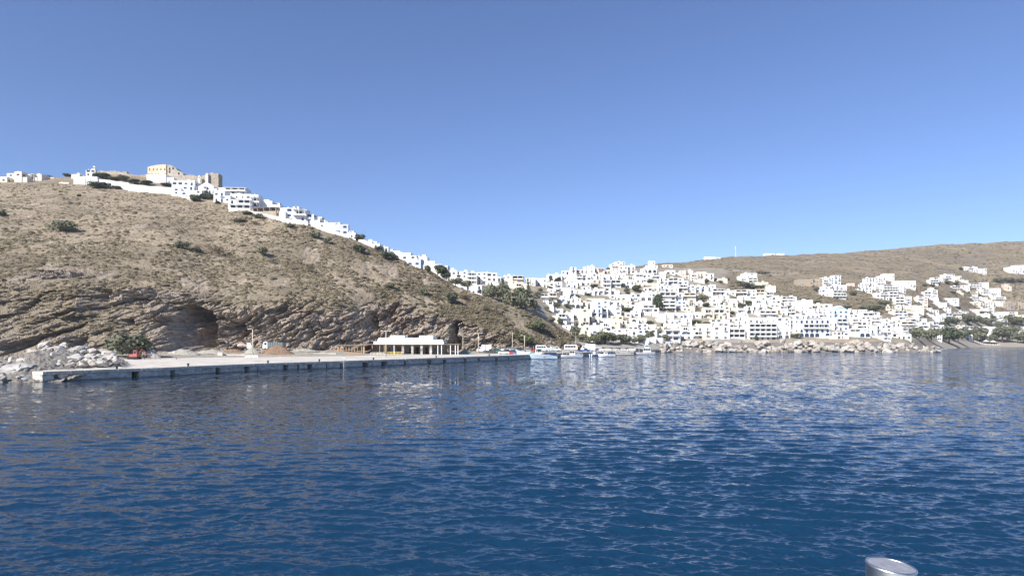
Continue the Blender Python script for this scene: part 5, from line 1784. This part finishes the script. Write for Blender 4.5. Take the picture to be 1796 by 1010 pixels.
def wall_strip(name,pts,mt,label,prof=HP,th=.5,cat='wall',Yoff=0.0):
    m=MB(); P=[]
    for px,yt,yb in pts:
        Y,_=prof.solve(px,yb); Y+=Yoff; P.append((wx(px,Y),Y,to_z(yb,Y)-2.0,to_z(yt,Y)))
    c=P[len(P)//2]
    for a,b in zip(P,P[1:]):
        V=[(a[0],a[1],a[2]),(b[0],b[1],b[2]),(b[0],b[1],b[3]),(a[0],a[1],a[3]),(a[0],a[1]+th,a[2]),(b[0],b[1]+th,b[2]),(b[0],b[1]+th,b[3]),(a[0],a[1]+th,a[3])]
        m.faces([(x-c[0],y-c[1],z-c[2]) for x,y,z in V],[(0,1,2,3),(5,4,7,6),(3,2,6,7),(0,3,7,4),(1,5,6,2)],mt)
    tag(m.build(name,None,c[:3]),label,cat)
wall_strip('terrace_wall',[(168,314,322),(190,316,326),(208,319,330)],M['white'],'white garden wall behind the dark hedge on the hilltop')
wall_strip('terrace_wall',[(206,318.5,331),(225,321,334),(226,323,335),(262,327,338),(302,329,341)],M['white'],'long white wall below the castle, the longest on the hilltop')
wall_strip('terrace_wall',[(300,338,343),(320,342,347),(338,349,353)],M['cream'],'low pale wall edging the hillside under the blue-windowed houses')
wall_strip('terrace_wall',[(436,369,373),(470,376,382),(500,383,390),(540,388,396)],M['grey'],'long light grey retaining wall under the dark arcade on the ridge')
wall_strip('terrace_wall',[(545,392,398),(575,401,409),(612,412,419)],M['grey'],'light grey retaining wall under the grey house at the end of the ridge')
wall_strip('terrace_wall',[(60,312,315),(95,311,313)],M['cream'],'low pale wall beside the far-left hilltop houses')
wall_strip('sea_wall',[(1184,598,600.5),(1220,597.5,600.5),(1262,595,600),(1300,594,600)],M['grey_concrete'],'grey seawall above the breakwater left of the veranda hotel',prof=TP,Yoff=-2)
wall_strip('sea_wall',[(1405,594,600),(1450,594,600),(1500,595,600),(1545,596,600)],M['tan'],'tan stone seawall under the arched hotel and the church',prof=TP,Yoff=-3)
for pts,l in (([(1042,517,519),(1110,516,518),(1135,515,517)],'long thin white terrace wall in the upper town centre'),
              ([(1255,540,543),(1290,540,543)],'white terrace wall below the orange-yellow houses'),
              ([(1387,559,563),(1440,557,560)],'long slanting white stair wall above the arched hotel'),
              ([(1443,557,560),(1452,561,564)],'short white stair wall left of the church')):
    wall_strip('terrace_wall',pts,M['white'],l,prof=TP)
# arched stone niche by the road under the headland
def niche():
    px,Y=973,338; z=to_z(590,Y); o=empty('stone_arch',(wx(px,Y)-.3,Y-3,z)); tag(o,'round red-brown stone arch niche in the slope behind the caique','arch')
    m=MB(); n=12; r0,r1=3.1,3.8
    for k in range(n):
        a,b=math.pi*k/n,math.pi*(k+1)/n
        m.extr_y([(r1*math.cos(a),1.4+r1*math.sin(a)),(r1*math.cos(b),1.4+r1*math.sin(b)),(r0*math.cos(b),1.4+r0*math.sin(b)),(r0*math.cos(a),1.4+r0*math.sin(a))],-.4,2,M['stone'])
    for sx in (-1,1): m.box(sx*3.45-.35,sx*3.45+.35,-.4,2,-1.5,1.4,M['stone'])
    m.build('arch_ring',o)
    m=MB(); P=[(r0*math.cos(math.pi*k/n),1.4+r0*math.sin(math.pi*k/n)) for k in range(n+1)]; m.extr_y([(3.1,-1.5)]+P+[(-3.1,-1.5)],1.2,1.8,M['brick']); m.build('brick_infill',o)
    m=MB(); m.box(-4.5,5.5,-1.6,-1.0,-4.5,-.2,M['cream']); tag(m.build('low_wall',None,(wx(px,Y)+.5,Y-3,z)),'cream wall below the red-brown stone arch','wall')
M['brick']=mat('red_brown_brick',(0.27,0.15,0.11),0.95,0.35,1.5)
niche()
# mast on the far hill
Y=1085.0; px=1290; z=TP.z(px,Y)-2; o=empty('antenna_mast',(wx(px,Y),Y,z)); tag(o,'thin white antenna mast on the far hilltop skyline','mast')
m=MB(); h=to_z(432,Y)-z
for sx,sy in ((-.8,-.8),(.8,-.8),(0,.8)): m.tube([(sx,sy,0),(sx*.15,sy*.15,h)],.16,M['whiteframe'],5)
m.build('lattice',o); m=MB(); m.tube([(0,-.3,h*.78),(0,-.3,h*.97)],.5,M['whiteframe'],8); m.build('antenna_drum',o)

# ---------------------------------------------------------------- trees and bushes
def leafmat(name,c,c2):
    m=mat(name,c,0.8,0,0.9,two=c2,spec=0.2); return m
M['leaf_dark']=leafmat('dark_green_leaves',(0.10,0.12,0.065),(0.05,0.06,0.033))
M['leaf_grey']=leafmat('grey_green_leaves',(0.20,0.205,0.13),(0.10,0.105,0.065))
M['leaf_bright']=leafmat('bright_green_leaves',(0.165,0.175,0.085),(0.08,0.088,0.045))
M['leaf_dry']=leafmat('dry_twigs',(0.23,0.19,0.12),(0.11,0.095,0.06))
M['bark']=mat('bark',(0.13,0.10,0.075),0.95,0.4,2.0)
def crown_mesh(seed,m,n=900,squash=.8,lobes=9,leaf=.085,tall=False,sparse=1.0):
    r=np.random.RandomState(seed); c=r.randn(lobes,3); c/=np.linalg.norm(c,axis=1)[:,None]; c*=r.uniform(.25,.62,(lobes,1)); c[:,2]=np.abs(c[:,2])*.9-.15
    if tall: c=np.stack([r.uniform(-.12,.12,lobes),r.uniform(-.12,.12,lobes),np.linspace(-.75,.8,lobes)],-1)
    rad_=r.uniform(.28,.46,lobes) if not tall else .34*(1.15-np.linspace(0,1,lobes)**1.5)
    k=r.randint(0,lobes,n); d=r.randn(n,3); d/=np.linalg.norm(d,axis=1)[:,None]
    p=c[k]+d*rad_[k][:,None]*(r.uniform(.55,1.0,(n,1))**.5)*r.choice([1,1,1,1.15],(n,1))
    p[:,2]*=squash if not tall else 1
    a=r.randn(n,3); a/=np.linalg.norm(a,axis=1)[:,None]; b=np.cross(a,d); b/=np.linalg.norm(b,axis=1)[:,None]+1e-6
    s=leaf*r.uniform(.6,1.5,(n,1))
    V=np.stack([p-a*s,p+b*s*.6,p+a*s,p-b*s*.6+d*s*.25],1).reshape(-1,3)
    Q=np.arange(4*n).reshape(-1,4)
    return np_mesh('crown',V,Q,[m],smooth=False)
def trunk_mesh(seed,crook=.2):
    r=random.Random(seed); m=MB(); m.tube([(0,0,-.25),(r.uniform(-.04,.04),0,.2),(r.uniform(-.1,.1),r.uniform(-.1,.1),.55),(r.uniform(-.15,.15),0,.95)],[.085,.06,.045,.02],M['bark'],7)
    for k in range(6):
        a=k*1.05+r.uniform(-.3,.3); z=.3+.07*k; m.tube([(0,0,z),(math.cos(a)*.25,math.sin(a)*.25,z+.22),(math.cos(a)*.55,math.sin(a)*.55,z+.38)],[.035,.024,.008],M['bark'],5)
    return m.mesh('trunk')
CR={k:[crown_mesh(10*i+s,M[k],n=nn,leaf=lf) for i in range(4)] for s,(k,nn,lf) in enumerate((('leaf_dark',1000,.085),('leaf_grey',850,.08),('leaf_bright',900,.085),('leaf_dry',420,.055)))}
CT=[crown_mesh(77+i,M['leaf_dark'],n=900,leaf=.05,tall=True,lobes=12) for i in range(2)]
TM=[trunk_mesh(i) for i in range(4)]
def build_trees():
    from collections import defaultdict
    rr=random.Random(17); recs=[]
    for ln in TREES.strip().split('\n'):
        g,px,py,w,h,c,kind=ln.split(); px,py,w,h=map(float,(px,py,w,h)); prof=HP if g=='H' else TP
        if prof is TP and px>1165: Y,z=prof.solve(px,py,414)
        else: Y,z=prof.solve(px,py)
        if px>880 and px<1165 and py>600: Y=max(Y,qedge(px)+35); z=ground(px,Y)
        z=min(to_z(py,Y),z+.5) if prof is HP else z
        if px<240 and py>600: Y=196; z=2.0; w*=1.35; h*=1.5
        s=Y/F; bg=(1.3 if (prof is TP and px<945) else (1.45 if (prof is TP and ((px>1600 and py>545) or (1000<px<1170 and py>596))) else 1.05)); W=w*s*bg; Hh=h*s*bg; key={'d':'leaf_dark','g':'leaf_grey','r':'leaf_bright','y':'leaf_dry'}[c]
        o=empty(kind if kind!='cypress' else 'cypress_tree',(wx(px,Y),Y,z),rr.uniform(0,6.28))
        if kind=='cypress':
            cr=obj('crown',rr.choice(CT),o,(0,0,Hh*.55)); cr.scale=(W*1.1,W*1.1,Hh*.5)
        elif kind=='tree':
            cr=obj('crown',rr.choice(CR[key]),o,(0,0,Hh*.46)); cr.scale=(W*.66,W*.6,Hh*.68)
        else:
            cr=obj('crown',rr.choice(CR[key]),o,(0,0,Hh*.38)); cr.scale=(W*.64,W*.55,Hh*.78)
        tr=obj('trunk',rr.choice(TM),o); tr.scale=(W*.4,W*.4,Hh*.75)
        if prof is HP:
            zn='by the castle' if px<400 and py<365 else ('on the open left hillside' if px<640 else ('on the lower ridge' if py<510 else 'at the foot of the left hill'))
        else:
            zn='on the saddle' if px<965 else ('by the beach' if px>1600 and py>560 else ('on the right slope' if px>1600 else ('on the bare hillside' if px>1400 else ('on the waterfront' if py>580 else 'among the town houses'))))
        recs.append((o,{'d':'dark green','g':'grey-green','r':'bright green','y':'dry brownish'}[c],kind,zn,px))
    D=defaultdict(list)
    for r in recs: D[(r[1],r[2],r[3])].append(r)
    for (c,k,zn),L in D.items():
        L.sort(key=lambda r:r[4])
        for i,r in enumerate(L):
            tag(r[0],('' if len(L)==1 else ORD[min(i,19)]+' from left: ')+'%s %s %s'%(c,k,zn)+(', group of %d'%len(L) if i>=20 else ''),'tree' if k in('tree','cypress') else k,'trees and bushes '+zn)
build_trees()
def scrub(name,V,ok,n,smin,smax,seed,c1,c2,label,flat=.55):
    r=np.random.RandomState(seed); idx=np.argwhere(ok); k=idx[r.randint(0,len(idx),n)]; p=V[k[:,0],k[:,1]]
    den=fbm(p[:,0]/14,p[:,1]/14,3,seed)+.5*fbm(p[:,0]/3,p[:,1]/3,2,seed+1); den=den+.45*fbm(p[:,0]/45,p[:,2]/1.8,3,seed+2); keep=den>-.22; p=p[keep]; n=len(p)
    s=r.uniform(smin,smax,n)*(0.6+.8*r.rand(n)**3)
    base=np.array([[1,0,0],[.5,.87,.1],[-.5,.87,0],[-1,0,.1],[-.5,-.87,0],[.5,-.87,.1],[.45,.2,.8],[-.35,.4,.9],[-.1,-.5,.85]],float)
    Fc=np.array([[0,1,6],[1,7,6],[1,2,7],[2,3,7],[3,8,7],[3,4,8],[4,5,8],[5,6,8],[5,0,6],[6,7,8]])
    J=base[None]+r.randn(n,9,3)*.18
    a=r.rand(n)*6.28; ca,sa=np.cos(a)[:,None],np.sin(a)[:,None]
    x=J[:,:,0]*ca-J[:,:,1]*sa; y=J[:,:,0]*sa+J[:,:,1]*ca; st=r.uniform(.8,1.5,(n,1))
    Vv=np.stack([p[:,0:1]+x*s[:,None]*st,p[:,1:2]+y*s[:,None],p[:,2:3]-.1+J[:,:,2]*s[:,None]*flat],-1).reshape(-1,3)
    Q=(Fc[None]+np.arange(n)[:,None,None]*9).reshape(-1,3)
    m=mat(name+'_leaves',c1,0.95,0,0.55,two=c2,spec=.1)
    tag(obj(name,np_mesh(name,Vv,Q,[m],smooth=False)),label,'scrub',None,'stuff')
inner=(HT>1.25)&(HT<4.0)&(HPX>-150)&(HPX<1005)
scrub('scrub',HV,inner&(HROCK<.45),52000,.28,.75,5,(0.24,0.195,0.125),(0.085,0.073,0.045),'low dry scrub covering the left hillside')
scrub('scrub',TV,(TWILD>.5)&(TT>1.6)&(TT<5)&(TPX<1900),22000,.7,1.9,6,(0.24,0.195,0.13),(0.13,0.11,0.07),'low dry scrub covering the far hillside',flat=.45)
scrub('scrub',HV,inner&(HROCK<.3),3600,.55,1.05,15,(0.15,0.125,0.075),(0.07,0.062,0.038),'darker thorny bushes dotted over the left hillside',flat=.75)
# loose pale stones
def umbrella(px,Y,label):
    z=ground(px,Y); o=empty('beach_umbrella',(wx(px,Y),Y,z)); tag(o,label,'umbrella','straw and white umbrellas on the beach')
    m=MB(); m.tube([(0,0,0),(0,0,2.6)],.07,M['wood'],6); m.build('pole',o)
    m=MB(); n=12; V=[(3.4*math.cos(2*math.pi*k/n),3.4*math.sin(2*math.pi*k/n),2.3) for k in range(n)]+[(0,0,4.3)]
    m.faces(V,[(k,(k+1)%n,n) for k in range(n)]+[tuple(range(n))[::-1]],M['cream'] if label.startswith('right') else M['white']); m.build('canopy',o)
umbrella(1714,740,'leftmost pale beach umbrella under the trees'); umbrella(1729.5,738,'middle pale beach umbrella in front of the red-floored taverna'); umbrella(1742,738,'rightmost pale beach umbrella in front of the red-floored taverna')
rs_=random.Random(31)
for i in range(14):
    px=1711+i*3.3+rs_.uniform(-.5,.5); Y=730; z=ground(px,Y); o=empty('sun_lounger',(wx(px,Y),Y,z),rs_.uniform(-.2,.2)); 
    m=MB(); m.box(-.35,.35,-1,.6,.3,.4,M['whiteframe']); m.build('seat',o); m=MB(); m.extr_y([(-.35,.3),(.35,.3),(.35,1.2),(-.35,1.2)],.6,.75,M['whiteframe']); m.build('backrest',o)
    for a,b in ((-.3,-.9),(.3,-.9),(-.3,.5),(.3,.5)): m=MB(); m.box(a-.04,a+.04,b-.04,b+.04,0,.3,M['whiteframe']); m.build('leg',o)
    tag(o,'white sun lounger, %s from the left on the beach'%ORD[i],'lounger','white sun loungers on the beach')
# ---------------------------------------------------------------- thin sea haze
hz=bpy.data.materials.new('thin_haze'); hz.use_nodes=True; n_=hz.node_tree; n_.nodes.clear()
o_=n_.nodes.new('ShaderNodeOutputMaterial'); v_=n_.nodes.new('ShaderNodeVolumePrincipled')
v_.inputs['Color'].default_value=(0.86,0.91,1.0,1); v_.inputs['Density'].default_value=0.00012; v_.inputs['Anisotropy'].default_value=0.2
n_.links.new(v_.outputs[0],o_.inputs['Volume'])
hb=MB(); hb.box(-2600,2600,-60,1900,-3.0,190,hz); tag(hb.build('haze'),'thin pale sea haze over the harbour','haze',None,'stuff')
